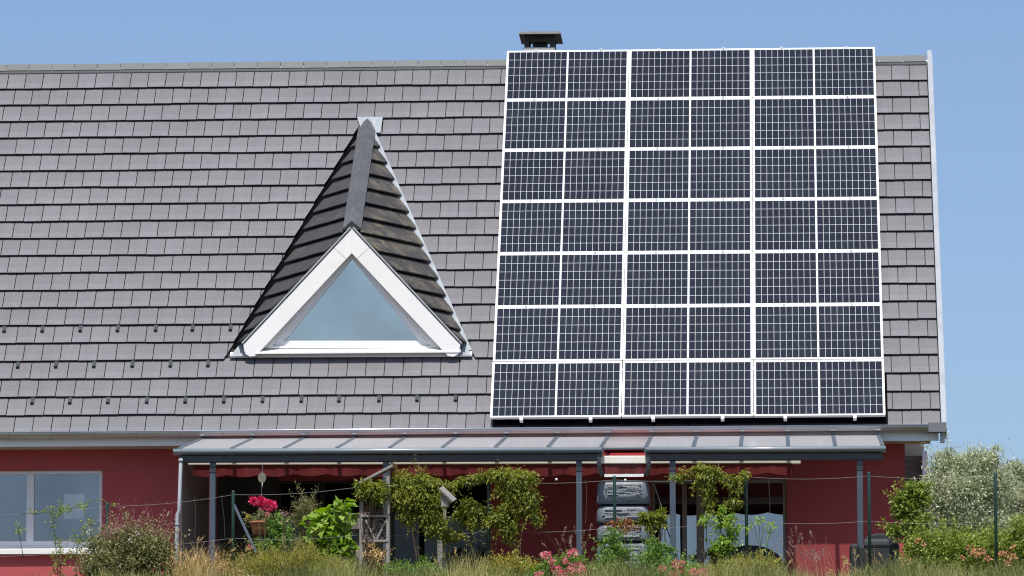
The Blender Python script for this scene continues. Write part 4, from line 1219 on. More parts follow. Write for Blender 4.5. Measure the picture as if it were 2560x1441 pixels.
# ------------------------------------------------------------------ wire fence
YN = -6.0
fence = thing('wire_fence', 'dark green post and wire fence along the edge of the garden', 'fence', (1.0, YN, 0))
fpost = [(268, 1256), (583, 1227), (903, 1207), (1222, 1193), (1536, 1190), (1865, 1182), (2172, 1180), (2488, 1180)]
tops = []
for i, (px, py) in enumerate(fpost):
    q = at(px, py, YN); tops.append(q)
    ln = at(px + (3 if i > 3 else 0), 1441, YN)
    b_ = MB(); b_.tube([(ln[0], YN, 0.0), (q[0], YN, q[2] - .02), (q[0], YN, q[2])], [0.02, 0.02, 0.015], 8)
    b_.build('post', MT['green'], fence)
q = tops[1]
b_ = MB(); b_.bar(q + [0.01, 0, -.17], at(640, 1380, YN - .03), 0.022, 0.03); b_.build('brace', MT['bluegrey'], fence)
for lvl, (ya, yb) in enumerate(((0.006, 0.0), (0, 0))):
    b_ = MB()
    for i in range(len(tops) - 1):
        p, q = tops[i].copy(), tops[i + 1].copy()
        if lvl == 0: p[2] -= 0.05; q[2] -= 0.05
        else:
            p = at(fpost[i][0], 1355 - 9 * i if i < 5 else 1303, YN); q = at(fpost[i + 1][0], 1355 - 9 * (i + 1) if i + 1 < 5 else 1303, YN)
        if lvl == 1 and i == 0: p = at(0, 1392, YN)
        b_.tube(curve(p, q, -0.035, 10), 0.0019, 4)
    if lvl == 0:
        b_.tube(curve(at(-40, 1290, YN), tops[0] + [0, 0, -.05], -.02, 6), 0.0018, 4); b_.tube(curve(tops[-1] + [0, 0, -.05], at(2600, 1196, YN), -.02, 6), 0.0018, 4)
    b_.build('wire', MT['wire'], fence)
for px, py in ((1391, 1199), (1563, 1201)):
    b_ = MB(); q = at(px, py, YN); b_.lathe(q - [0, 0, .017], [(0, 0), (.013, .005), (.016, .017), (.013, .029), (0, .034)], 10); b_.build('insulator', MT['insul'], fence)
# loose strings hanging from the wire
for pts in (((485, 1243), (490, 1280), (486, 1345)), ((553, 1238), (560, 1290), (562, 1345)), ((1463, 1197), (1467, 1230), (1464, 1310)), ((1921, 1200), (1925, 1250), (1924, 1305))):
    b_ = MB(); b_.tube([at(*p, YN) for p in pts], 0.0012, 4); b_.build('loose_string', MT['wire'], fence)

# ------------------------------------------------------------------ insect hotel
YI = -6.25
hot = thing('insect_hotel', 'tall wooden insect hotel with slanted roof board and twig-filled compartments', 'insect hotel', bld(938, YI))
def I(px, py, dy=0.0): return at(px, py, YI + dy)
b_ = MB(); b_.bar(I(899, 1210), I(983, 1166), 0.24, 0.03, up=(0, 0, 1)); b_.build('roof_board', MT['wood'], hot, bevel=0.003)
for px, tp in ((904, 1214), (971, 1178)):
    b_ = MB(); q, q2 = I(px, tp), I(px, 1441); b_.box(q[0] - .02, q[0] + .02, YI - .08, YI - .04, 0, q[2]); b_.box(q[0] - .02, q[0] + .02, YI + .06, YI + .1, 0, q[2]); b_.build('upright', MT['wood'], hot)
for py in (1292, 1354):
    b_ = MB(); q, q1 = I(908, py), I(968, py - 2); b_.box(q[0] - .02, q1[0] + .02, YI - .09, YI + .11, q[2] - .014, q[2] + .014); b_.build('shelf', MT['wood'], hot, bevel=0.003)
b_ = MB()
for i in range(330):                                     # bundle of twigs
    px = random.uniform(911, 966); py = random.uniform(1298, 1351); p = I(px, py, random.uniform(-.06, .05)); g = random.gauss(0, .5)
    ln = random.uniform(.03, .1); d_ = np.array([math.cos(g), random.gauss(0, .3), math.sin(g)])
    b_.tube([p - d_ * ln * .5, p + d_ * ln * .5], random.uniform(.002, .005), 4, a=random.random())
b_.build('twig_bundle', MT['twig'], hot)
b_ = MB(); b_.bar(I(914, 1300, -.085), I(938, 1350, -.085), .02, .015, up=(0, 1, 0)); b_.bar(I(964, 1303, -.085), I(941, 1350, -.085), .02, .015, up=(0, 1, 0)); b_.build('cross_brace', MT['wood'], hot)
b_ = MB(); b_.box(I(906, 1300)[0], I(970, 1300)[0], YI + .07, YI + .085, I(900, 1354)[2], I(900, 1292)[2]); b_.build('back_board', MT['wooddark'], hot)
b_ = MB()
for i in range(9): b_.tube([I(908 + i * 7.5, 1235, -.085), I(908 + i * 7.5, 1290, -.085)], .0018, 4)
for i in range(8): b_.tube([I(908, 1237 + i * 7.5, -.085), I(968, 1236 + i * 7.5, -.085)], .0018, 4)
b_.build('wire_mesh', MT['wire'], hot)
lv = Leaves(); fill(lv, [ell(925, 1270, 15, 20, YI), ell(945, 1275, 18, 14, YI)], 260, .05, .012, .6, shoots=4); lv.build('dry_filling', MT['l_rust'], hot)
lv = Leaves(); fill(lv, [ell(940, 1395, 30, 36, YI)], 700, .05, .014, .3, shoots=8); lv.build('straw_filling', MT['l_straw'], hot)
# white trough beside it
b_ = MB(); q, q1 = at(870, 1290, -5.2), at(903, 1325, -5.2)
b_.hexa([(q[0] + .02, -5.3, q1[2]), (q1[0] + .05, -5.3, q1[2]), (q1[0] + .05, -5.05, q1[2]), (q[0] + .02, -5.05, q1[2]), (q[0], -5.33, q[2]), (q1[0] + .06, -5.33, q[2]), (q1[0] + .06, -5.02, q[2]), (q[0], -5.02, q[2])])
b_.box(q[0] - .015, q1[0] + .07, -5.345, -5.0, q[2], q[2] + .02); b_.box(q[0] + .1, q[0] + .14, -5.2, -5.16, 0, q1[2]); b_.box(q1[0], q1[0] + .04, -5.2, -5.16, 0, q1[2])
tag(b_.build('planter_box', MT['wood'], bevel=0.004), 'pale wooden planter box on legs left of the insect hotel', 'planter')
# nesting box, stake, sleeper
nb_ = thing('nest_box', 'weathered grey nest box with tilted roof board among the creeper', 'nest box', tuple(at(1116, 1252, -6.5)))
b_ = MB(); p, q = at(1101, 1220, -6.55), at(1136, 1253, -6.55); b_.bar(p, q, .12, .032, up=(.6, -.5, .8)); b_.build('roof_board', MT['wood'], nb_, bevel=.004)
b_ = MB(); p, q = at(1103, 1240, -6.5), at(1122, 1268, -6.5); b_.box(p[0], q[0], -6.55, -6.4, q[2], p[2]); b_.build('body', MT['wood'], nb_, bevel=.004)
b_ = MB(); p = at(1112, 1266, -5.75); b_.box(p[0] - .018, p[0] + .018, -5.77, -5.735, 0, p[2]); b_.build('post', MT['wood'], nb_)
b_ = MB(); p = at(1100, 1352, -5.3); b_.box(p[0] - .03, p[0] + .035, -5.35, -5.28, 0, p[2]); tag(b_.build('wooden_stake', MT['wood'], bevel=.004), 'short grey wooden stake standing below the nest box', 'stake')
b_ = MB(); p, q = at(990, 1424, -5.0), at(1080, 1424, -5.0); b_.box(p[0], q[0], -5.1, -4.85, 0, p[2]); tag(b_.build('stone_block', MT['stone'], bevel=.01), 'long grey stone block in the grass right of the insect hotel', 'stone')

# ------------------------------------------------------------------ hanging things
YH = -3.1
orn = thing('hanging_ornament', 'flat grey disc ornament hanging on a string under the veranda', 'ornament', tuple(at(655, 1195, YH)))
b_ = MB(); q = at(655, 1195, YH); k = (YH - CAM[1]) / FPX
pts = [(q[0] + 10.5 * k * math.cos(g) , YH, q[2] + 13.5 * k * math.sin(g)) for g in np.linspace(0, 2 * math.pi, 20, endpoint=False)]
b_.extrude(pts, (0, .02, 0)); b_.build('disc', MT['disc'], orn, bevel=.006)
b_ = MB(); b_.tube([at(656, 1157, YH), at(656, 1182, YH)], .003, 4); b_.tube([at(656, 1208, YH), at(655, 1222, YH)], .008, 6); b_.tube([at(653, 1222, YH), at(655, 1252, YH), at(652, 1290, YH)], .002, 4); b_.build('string', MT['clip'], orn)
pot = thing('hanging_pot', 'terracotta pot with trailing plants on the terrace behind the fence', 'flower pot', tuple(at(655, 1337, -4.5)))
b_ = MB(); q = at(652, 1337, -4.5); k = 66.58 / FPX
b_.lathe(q, [(0, 0), (17 * k, 0), (23 * k, 15 * k), (26 * k, 27 * k), (29 * k, 28 * k), (29 * k, 33 * k), (25 * k, 33 * k), (24 * k, 26 * k), (0, 26 * k)], 24); b_.build('pot', MT['terra'], pot)
b_ = MB(); b_.tube([(q[0], q[1], 0.0), (q[0], q[1], q[2])], .03, 8); b_.build('pedestal', MT['wooddark'], pot)
lv = Leaves(); fill(lv, [ell(645, 1295, 28, 12, -4.5), ell(627, 1302, 12, 10, -4.5), ell(660, 1290, 18, 10, -4.5)], 420, .035, .016, .4, shoots=10, shoot_len=.1); lv.build('foliage', MT['l_rose'], pot)
lv = Leaves(); fill(lv, [ell(622, 1290, 8, 7, -4.5)], 40, .02, .015, .2); lv.build('flower', MT['p_yellow'], pot)
zin = thing('zinnia_plant', 'tall plant with two magenta flower heads above the terracotta pot', 'plant', bld(668, -4.9))
heads(zin, [(642, 1253, 17, 8), (658, 1258, 12, 7), (672, 1266, 20, 10)], -4.9, MT['p_magenta'], .045, 90)
b_ = MB()
for px, py in ((642, 1255), (660, 1260), (674, 1268)): b_.tube(curve(bld(668, -4.9), at(px, py, -4.9), .02, 7, .006), .005, 5)
b_.build('stem', MT['stem'], zin)
lv = Leaves(); fill(lv, [ell(690, 1310, 22, 25, -4.9), ell(700, 1340, 28, 28, -4.9), ell(680, 1370, 28, 28, -4.9), ell(715, 1330, 14, 14, -4.9)], 1500, .055, .016, .2, shoots=16, shoot_len=.13); lv.build('foliage', MT['l_green'], zin)
heads(zin, [(668, 1287, 4, 4), (702, 1310, 6, 5), (627, 1367, 7, 6)], -4.95, MT['p_pink'], .025, 40)

# ------------------------------------------------------------------ plants, left to right
rosey = -6.3
cr = thing('climbing_rose', 'thin arching rose shoots with small leaves and yellow hips before the left window', 'rose', bld(145, rosey))
b_ = MB()
paths = [((145, 1441), (142, 1400), (138, 1350), (133, 1300), (138, 1275), (175, 1272)), ((138, 1280), (110, 1281), (85, 1284), (55, 1285)), ((175, 1272), (205, 1262), (235, 1251), (258, 1250), (283, 1268)),
         ((205, 1265), (214, 1290), (222, 1310), (245, 1318)), ((60, 1400), (54, 1370), (48, 1335), (40, 1300)), ((145, 1420), (170, 1395), (205, 1390)), ((150, 1441), (152, 1400), (150, 1365)), ((222, 1310), (200, 1345), (190, 1385)), ((140, 1360), (160, 1352), (195, 1355))]
for p in paths: b_.tube([at(*q, rosey) for q in p], .005, 5)
b_.build('stem', MT['stem'], cr)
lv = Leaves(); fill(lv, [ell(*e, rosey) for e in ((140, 1275, 28, 8), (165, 1270, 20, 8), (208, 1268, 18, 14), (245, 1254, 20, 6), (276, 1262, 8, 5), (135, 1310, 10, 26), (224, 1318, 13, 18), (205, 1325, 12, 14), (148, 1372, 16, 24), (180, 1388, 28, 12), (150, 1420, 18, 22), (90, 1283, 22, 3), (46, 1325, 6, 14), (55, 1390, 4, 16), (205, 1345, 14, 16))], 900, .030, .015, .3, clump=14, shoots=26, shoot_len=.09); lv.build('foliage', MT['l_hedge'], cr)
for px, py in ((113, 1307), (202, 1303), (221, 1301), (40, 1335), (90, 1280), (135, 1270)):
    b_ = MB(); q = at(px, py, rosey); b_.lathe(q - [0, 0, .008], [(0, 0), (.008, .003), (.011, .01), (.007, .018), (0, .022)], 8); b_.build('hip', MT['p_yellow'], cr)
rs = plant('rose_bush', 'dense leafy rose bush with dry brown tops left of the downpipe', 'bush', [ell(*e, -6.5) for e in ((322, 1348, 34, 16), (285, 1378, 50, 24), (350, 1390, 60, 30), (300, 1425, 75, 28), (385, 1365, 32, 22), (400, 1410, 40, 30), (250, 1410, 35, 30), (235, 1365, 14, 22), (420, 1380, 14, 18), (345, 1330, 18, 10), (225, 1430, 30, 14), (440, 1430, 24, 14))], 11500, .042, .022, MT['l_rose'], bld(320, -6.5), .1, 20, shoots=200, shoot_len=.22, up=.3, tight=.45)
lv = Leaves(); fill(lv, [ell(*e, -6.5) for e in ((290, 1330, 35, 12), (395, 1338, 30, 12), (325, 1322, 30, 9), (260, 1345, 20, 12))], 900, .05, .006, -.3, clump=16, shoots=36, shoot_len=.13, up=.5); lv.build('dry_tops', MT['l_plume'], rs)
heads(rs, [(222, 1332, 5, 5), (325, 1350, 4, 3), (343, 1333, 4, 4), (298, 1420, 4, 4), (215, 1375, 6, 4)], -6.75, MT['p_white'], .025, 26)

def tussock(name, label, cat, px0, px1, Y, n, h0, h1, w_, mat, lean=(0, 0), arch=.35, seed_heads=0, head_mat=None, head_l=.10, group=None, fan=0.35):
    """clump of arching blades rooted on the ground"""
    t_ = thing(name, label, cat, bld((px0 + px1) / 2, Y), group)
    V, A = [], []
    hv = Leaves(); any_h = False
    for i in range(n):
        px = random.uniform(px0, px1); b0 = np.array(bld(px, Y)) + [random.gauss(0, .03), random.gauss(0, .12), 0]
        h = random.uniform(h0, h1); g = random.uniform(0, 2 * math.pi)
        out = np.array([math.cos(g) * fan + lean[0], math.sin(g) * fan, 0]) * random.uniform(.3, 1.2)
        k = 6; ts = np.linspace(0, 1, k)
        P = b0 + np.outer(ts, [0, 0, h]) + np.outer(ts ** 2, out * h) + np.outer(ts ** 3, [0, 0, -arch * h * random.uniform(.2, 1.1)])
        side = unit(np.array([math.sin(g) * .4 + .8, math.cos(g) * .4, 0]))
        ww = w_ * (1 - ts * .85); a_ = random.random()
        for j in range(k - 1):
            V.append([P[j] - side * ww[j], P[j] + side * ww[j], P[j + 1] + side * ww[j + 1], P[j + 1] - side * ww[j + 1]]); A.append(a_)
        if random.random() < seed_heads:
            any_h = True; m_ = 26; tt = rng.random(m_); base_ = P[-1] - (P[-1] - P[-2]) * .3
            dd = unit(P[-1] - P[-2])
            PP = base_ + np.outer(tt, dd) * head_l + rng.normal(size=(m_, 3)) * .006
            hv.add(PP, dd + rdir(m_) * .5 , rdir(m_), np.full(m_, .024), np.full(m_, .007), rng.random(m_))
    lv_ = Leaves(); lv_.V = [np.array(V)]; lv_.A = [np.array(A)]
    lv_.build('blades', mat, t_)
    if any_h: hv.build('seed_heads', head_mat or mat, t_)
    return t_
tussock('dry_grass', 'tuft of tall straw-coloured arching grass around the downpipe foot', 'grass tuft', 440, 525, -6.7, 620, .5, .92, .0045, MT['l_straw'], (.05, 0), .45, .12, None, .08, 'dry grass tufts')
tussock('dry_grass', 'sparse straw-coloured stalks beside the leftmost veranda post', 'grass tuft', 520, 590, -6.6, 110, .5, .85, .0036, MT['l_straw'], (.05, 0), .5, .4, None, .08, 'dry grass tufts')
plant('fennel_bush', 'feathery yellow-green bush below the terracotta pot', 'bush', [ell(*e, -6.4) for e in ((640, 1420, 60, 30), (700, 1412, 60, 32), (600, 1441, 55, 20), (670, 1400, 35, 20))], 7000, .045, .005, MT['l_yellow'], bld(660, -6.4), -.2, 24, clump=40, shoots=50, shoot_len=.12, up=.6, stem_mat=MT['stem'])
plant('fennel_bush', 'feathery olive-green bush left of the insect hotel', 'bush', [ell(*e, -6.35) for e in ((765, 1405, 45, 32), (810, 1420, 45, 26), (760, 1380, 25, 20), (850, 1430, 40, 20))], 6500, .045, .005, MT['l_yellow'], bld(790, -6.35), -.2, 24, clump=40, shoots=40, shoot_len=.12, up=.6, stem_mat=MT['stem'])
plant('rosemary', 'upright needle-leaved shrub left of the lime-green plant', 'shrub', [ell(*e, -5.2) for e in ((760, 1285, 20, 24), (745, 1300, 14, 16), (772, 1270, 12, 14), (764, 1320, 14, 16), (768, 1355, 24, 20), (760, 1262, 6, 12))], 2300, .05, .010, MT['l_rose'], bld(765, -5.2), -.1, 16, clump=22, shoots=36, shoot_len=.12, up=.8)
plant('hop_plant', 'glossy lime-green plant with large heart-shaped leaves', 'plant', [ell(*e, -5.6) for e in ((812, 1300, 24, 20), (825, 1335, 30, 28), (845, 1370, 26, 26), (800, 1320, 15, 18), (848, 1268, 18, 10), (865, 1285, 18, 10), (830, 1395, 34, 22), (815, 1365, 24, 20))], 620, .13, .105, MT['l_lime'], bld(830, -5.6), .55, 14, clump=7, tight=.5, shoots=4, shoot_len=.15, stem_mat=MT['stem'])
plant('pale_flower_plant', 'thin stem with a faded pale flower head beside the zinnia', 'plant', [ell(712, 1290, 4, 22, -5.2), ell(716, 1265, 5, 5, -5.2)], 60, .035, .012, MT['l_plume'], bld(712, -5.2), .1, 4, clump=6, shoots=0)

# creeper on the wires
CY = -6.12
cA = [(1005, 1200, 32, 20), (1060, 1208, 40, 24), (1035, 1240, 48, 32), (1085, 1255, 26, 36), (1020, 1285, 22, 30), (1075, 1290, 30, 24), (1095, 1305, 22, 20), (1005, 1240, 24, 30), (1080, 1325, 26, 14)]
t_ = plant('creeper', 'thick yellow-green creeper right of the insect hotel', 'creeper', [ell(e[0], e[1], e[2] * .84, e[3] * .84, CY) for e in cA], 8500, .048, .019, MT['l_creeper'], bld(1050, CY), .75, 4, clump=24, tight=.34, shoots=46, shoot_len=.14, group='creepers on the fence wires')
lv = Leaves(); fill(lv, [ell(1047, 1180, 11, 11, CY), ell(1000, 1190, 14, 8, CY)], 260, .035, .01, -.2, shoots=10, shoot_len=.08, up=.3); lv.build('dry_tips', MT['l_creeperdry'], t_)
t_ = plant('creeper', 'short creeper growing over the top of the insect hotel', 'creeper', [ell(*e, YI - .1) for e in ((905, 1216, 15, 11), (938, 1222, 34, 13), (955, 1240, 16, 20), (925, 1240, 18, 12), (900, 1232, 7, 14))], 1500, .05, .022, MT['l_creeper'], bld(905, YI - .1), .5, 8, clump=22, shoots=22, shoot_len=.1, group='creepers on the fence wires')
cC = [(1255, 1187, 40, 14), (1300, 1200, 42, 22), (1280, 1225, 36, 26), (1312, 1250, 30, 34), (1332, 1285, 10, 24), (1350, 1306, 6, 9), (1285, 1272, 36, 20), (1250, 1292, 30, 22), (1272, 1318, 26, 22), (1276, 1345, 12, 18), (1125, 1213, 24, 6), (1160, 1203, 24, 7), (1200, 1192, 26, 7), (1235, 1185, 18, 7)]
t_ = plant('creeper', 'large hanging creeper arching over the wire in the middle of the fence', 'creeper', [ell(e[0], e[1], e[2] * .84, e[3] * .84, CY) for e in cC], 9500, .048, .018, MT['l_creeper'], bld(1285, CY), .8, 4, clump=24, tight=.34, shoots=70, shoot_len=.15, group='creepers on the fence wires')
lv = Leaves(); fill(lv, [ell(1315, 1178, 8, 7, CY), ell(1290, 1275, 26, 12, CY), ell(1320, 1215, 20, 16, CY)], 300, .04, .014, .3, shoots=14, shoot_len=.1); lv.build('dry_tips', MT['l_creeperdry'], t_)
plant('creeper', 'loose drooping creeper between the nest box and the big creeper', 'creeper', [ell(*e, CY + .25) for e in ((1168, 1260, 16, 8), (1192, 1280, 30, 14), (1152, 1287, 18, 12), (1182, 1308, 22, 10), (1130, 1338, 28, 9), (1215, 1300, 20, 10))], 2600, .055, .019, MT['l_creeper'], bld(1190, CY + .25), .85, 3, clump=18, shoots=34, shoot_len=.16, group='creepers on the fence wires')
t_ = plant('creeper', 'creeper trailing from the wire in front of the right patio door', 'creeper', [ell(*e, CY) for e in ((1752, 1172, 16, 8), (1772, 1184, 34, 12), (1803, 1185, 14, 15), (1765, 1212, 18, 22), (1772, 1248, 10, 18), (1830, 1205, 16, 12), (1852, 1190, 12, 8), (1843, 1222, 9, 9), (1830, 1256, 13, 12), (1690, 1195, 16, 4), (1714, 1182, 7, 9), (1860, 1185, 6, 8), (1775, 1268, 7, 10))], 1900, .055, .024, MT['l_creeper'], bld(1770, CY), .6, 0, clump=16, shoots=34, shoot_len=.1, group='creepers on the fence wires')
b_ = MB()
for p in (((1774, 1441), (1768, 1380), (1765, 1300), (1768, 1230), (1775, 1190)), ((1660, 1192), (1700, 1196), (1735, 1180), (1752, 1160)), ((1800, 1190), (1795, 1170), (1798, 1158)), ((1820, 1260), (1823, 1230), (1830, 1205), (1862, 1188))): b_.tube([at(*q, CY) for q in p], .0045, 5)
b_.build('stem', MT['stem'], t_)
plant('creeper', 'small creeper tuft on the lower wire right of the water tank', 'creeper', [ell(*e, CY) for e in ((1617, 1295, 16, 14), (1625, 1312, 12, 10), (1655, 1290, 6, 14), (1657, 1310, 9, 10))], 700, .05, .022, MT['l_creeper'], bld(1630, CY), .6, 5, clump=16, shoots=12, shoot_len=.1, group='creepers on the fence wires')
plant('withered_vine', 'rust-brown withered vine on the lower wire in front of the water tank', 'creeper', [ell(*e, CY) for e in ((1545, 1305, 14, 14), (1568, 1315, 10, 12), (1587, 1320, 8, 6), (1525, 1318, 10, 8))], 330, .045, .012, MT['l_rust'], bld(1545, CY), .5, 5, clump=12, shoots=14, shoot_len=.09, group='creepers on the fence wires')
sap = plant('sapling', 'light green sapling before the right patio door', 'sapling', [ell(*e, -6.2) for e in ((1815, 1288, 18, 12), (1798, 1308, 16, 12), (1835, 1326, 18, 12), (1815, 1345, 22, 14), (1805, 1372, 24, 16), (1760, 1302, 8, 12), (1820, 1400, 24, 16))], 1300, .055, .024, MT['l_lime'], bld(1815, -6.2), .25, 12, clump=16, shoots=24, shoot_len=.12, stem_mat=MT['stem'])
plant('young_shoot', 'curled yellow-green shoot tip on the lower wire right of the fence post', 'plant', [ell(1885, 1304, 8, 6, CY), ell(1903, 1300, 6, 5, CY), ell(1922, 1305, 9, 5, CY), ell(1925, 1320, 4, 10, CY)], 60, .045, .02, MT['l_lime'], bld(1905, CY), .5, 4, clump=6, shoots=2, stem_mat=MT['stem'])
plant('garden_shrub', 'cone-shaped grey-green shrub in front of the water tank', 'shrub', [ell(*e, -6.3) for e in ((1532, 1345, 18, 22), (1530, 1375, 32, 24), (1535, 1405, 42, 28), (1530, 1435, 55, 22))], 4200, .045, .018, MT['l_green'], bld(1532, -6.3), .0, 16, shoots=44, shoot_len=.11, up=.4, group='shrubs along the fence')
plant('garden_shrub', 'grey-green shrub right of the water tank', 'shrub', [ell(*e, -6.3) for e in ((1635, 1362, 14, 16), (1640, 1385, 26, 18), (1630, 1410, 38, 26), (1680, 1380, 10, 16), (1690, 1430, 40, 18))], 2900, .045, .018, MT['l_green'], bld(1640, -6.3), .0, 16, shoots=40, shoot_len=.12, up=.5, group='shrubs along the fence')
plant('garden_shrub', 'low olive shrub below the big hanging creeper', 'shrub', [ell(*e, -6.4) for e in ((1275, 1420, 45, 20), (1320, 1430, 40, 16), (1240, 1432, 36, 14))], 2600, .042, .014, MT['l_yellow'], bld(1280, -6.4), .0, 14, shoots=40, shoot_len=.12, up=.5, group='shrubs along the fence')
plant('garden_shrub', 'low feathery green shrub right of the insect hotel foot', 'shrub', [ell(*e, -6.5) for e in ((1030, 1428, 40, 16), (1075, 1434, 36, 12), (990, 1432, 26, 14))], 2200, .042, .012, MT['l_green'], bld(1030, -6.5), .0, 14, shoots=36, shoot_len=.11, up=.5, group='shrubs along the fence')
plant('garden_shrub', 'yellow-green low shrub at the foot of the sapling', 'shrub', [ell(*e, -6.4) for e in ((1860, 1425, 50, 18), (1910, 1420, 40, 20), (1800, 1430, 36, 14))], 2800, .042, .012, MT['l_yellow'], bld(1860, -6.4), .0, 14, shoots=44, shoot_len=.12, up=.5, group='shrubs along the fence')
ph = plant('phlox', 'pink flowering phlox right of the big hanging creeper', 'flower plant', [ell(*e, -6.6) for e in ((1400, 1425, 55, 26), (1360, 1436, 45, 16), (1435, 1410, 25, 22))], 2400, .05, .016, MT['l_green'], bld(1400, -6.6), .1, 16, shoots=30, shoot_len=.1, up=.3, group='pink phlox plants')
heads(ph, [(1433, 1383, 13, 9), (1366, 1388, 13, 8), (1440, 1419, 22, 13), (1391, 1425, 14, 10), (1412, 1403, 7, 6), (1415, 1436, 18, 8), (1347, 1437, 10, 6), (1380, 1405, 7, 5), (1455, 1432, 10, 8)], -6.85, MT['p_pink'], .03, 70)
ph = plant('phlox', 'pink flowering phlox below the right patio door', 'flower plant', [ell(*e, -6.6) for e in ((1700, 1432, 50, 16), (1660, 1436, 30, 12), (1745, 1440, 30, 12))], 1500, .05, .016, MT['l_green'], bld(1700, -6.6), .1, 12, shoots=24, shoot_len=.09, up=.3, group='pink phlox plants')
heads(ph, [(1696, 1411, 15, 11), (1655, 1424, 9, 8), (1685, 1438, 14, 5), (1735, 1430, 14, 7), (1757, 1432, 10, 8), (1700, 1425, 9, 6)], -6.85, MT['p_pink'], .03, 70)
tussock('panicle_grass', 'tall brown seed stalks before the middle veranda post', 'grass tuft', 1380, 1470, -5.8, 18, .75, 1.0, .0028, MT['redstem'], (-.1, 0), .1, .8, MT['l_plume'], .1, 'tall seeding grasses', .3)
tussock('panicle_grass', 'dry brown seed stalks under the middle creeper', 'grass tuft', 1060, 1180, -5.8, 40, .5, .85, .003, MT['l_straw'], (.02, 0), .3, .6, MT['l_straw'], .08, 'tall seeding grasses', .4)
tussock('panicle_grass', 'reddish bent seed stalks right of the patio door', 'grass tuft', 1990, 2080, -5.4, 46, .6, 1.02, .003, MT['redstem'], (-.18, 0), .1, .5, MT['l_plume'], .09, 'tall seeding grasses', .18)
tussock('panicle_grass', 'straw seed stalks in front of the black chair', 'grass tuft', 2080, 2240, -5.6, 70, .45, .8, .003, MT['l_straw'], (-.08, 0), .3, .45, MT['l_straw'], .08, 'tall seeding grasses', .25)
tussock('panicle_grass', 'pale curled seed stalks below the right patio door', 'grass tuft', 1690, 1960, -5.8, 60, .45, .75, .003, MT['l_straw'], (0, 0), .45, .6, MT['l_straw'], .08, 'tall seeding grasses', .3)

# ground cover of grass along the bottom
def grass_strip():
    n = 21000
    px = rng.uniform(-60, 2620, n); Y = rng.uniform(-7.6, -5.0, n)
    base = np.array([bld(p, y) for p, y in zip(px, Y)])
    wave = 0.5 + .5 * np.sin(px * .013) * np.sin(px * .0047 + 1)
    h = (.30 + .22 * wave) * (0.6 + .75 * rng.random(n)) * np.where(px < 230, .62, 1.0) * (1 + .28 * np.exp(-((px - 1170) / 130) ** 2) + .2 * np.exp(-((px - 1870) / 110) ** 2))
    g = rng.uniform(0, 2 * math.pi, n); o_ = np.stack([np.cos(g), np.sin(g), np.zeros(n)], 1) * rng.uniform(.05, .45, n)[:, None]
    k = 4; V = np.zeros((n, k - 1, 4, 3)); sd_ = np.stack([np.ones(n), np.zeros(n), np.zeros(n)], 1)
    w0 = .004
    def P(t_): return base + np.outer(h * t_ * (1 - .15 * t_ * t_), [0, 0, 1]) + o_ * (h * t_ ** 2)[:, None]
    for j in range(k - 1):
        a, b2 = j / (k - 1), (j + 1) / (k - 1)
        wa, wb = w0 * (1 - a * .9), w0 * (1 - b2 * .9)
        V[:, j, 0] = P(a) - sd_ * wa; V[:, j, 1] = P(a) + sd_ * wa; V[:, j, 2] = P(b2) + sd_ * wb; V[:, j, 3] = P(b2) - sd_ * wb
    lv_ = Leaves(); lv_.V = [V.reshape(-1, 4, 3)]; pt = .5 + .28 * np.sin(px * .021 + 2) + .22 * np.sin(px * .0083 + Y * 2)
    lv_.A = [np.repeat(np.clip(.45 * rng.random(n) + .6 * pt, 0, 1), k - 1)]
    return lv_.build('grass', MT['l_grass'])
tag(grass_strip(), 'long mixed green and straw grass along the garden edge', 'grass', kind='stuff')

# right side
def tree(name, label, cat, ells, n, L, W, mat, base, **kw):
    t_ = thing(name, label, cat, base)
    lv = Leaves(); C = fill(lv, ells, n, L, W, **kw); lv.build('crown', mat, t_)
    mb_ = MB(); b0 = np.array(base); top = np.mean(np.asarray(ells)[:, :3], 0)
    mid = b0 * .5 + top * .5
    mb_.tube([b0, b0 * .7 + mid * .3 + [.03, 0, 0], mid, top], [.07, .06, .045, .02], 8)
    sel = rng.choice(len(C), min(46, len(C)), replace=False)
    for i in sel: mb_.tube(curve(mid + (top - mid) * rng.random(), C[i], .06, 5, .03), [.02, .015, .011, .008, .004], 4)
    mb_.build('trunk', MT['bark'], t_)
    return t_
SY = -1.2
tree('silver_willow', 'pale silver-green willow-like bush beside the right house corner', 'bush', [ell(*e, SY) for e in ((2370, 1172, 40, 40), (2445, 1160, 40, 30), (2400, 1230, 74, 44), (2470, 1210, 50, 50), (2355, 1265, 40, 40), (2420, 1290, 70, 45), (2340, 1215, 22, 40), (2490, 1130, 8, 14), (2478, 1150, 14, 18), (2335, 1300, 40, 28), (2400, 1322, 70, 22), (2500, 1325, 60, 24))], 40000, .058, .015, MT['l_silver'], (float(at(2410, 1441, SY)[0]), SY, 0), droop=.1, clump=30, tight=.3, shoots=110, shoot_len=.2, up=.5)
tree('silver_willow', 'second silver-green bush at the right picture edge with a dark gap', 'bush', [ell(*e, SY + .8) for e in ((2540, 1180, 30, 26), (2520, 1260, 40, 50), (2570, 1260, 50, 60), (2500, 1300, 40, 40))], 14000, .058, .015, MT['l_silver'], (float(at(2550, 1441, SY)[0]), SY + .8, 0), droop=.1, clump=30, tight=.3, shoots=50, shoot_len=.18, up=.5)
tree('dark_conifer', 'dark evergreen tree half hidden behind the silver bushes', 'tree', [ell(*e, 6) for e in ((2550, 1215, 40, 30), (2520, 1260, 50, 40), (2580, 1290, 60, 50))], 5000, .10, .03, MT['l_dark'], (float(at(2550, 1441, 6)[0]), 6.0, 0), droop=.2, shoots=30, shoot_len=.2)
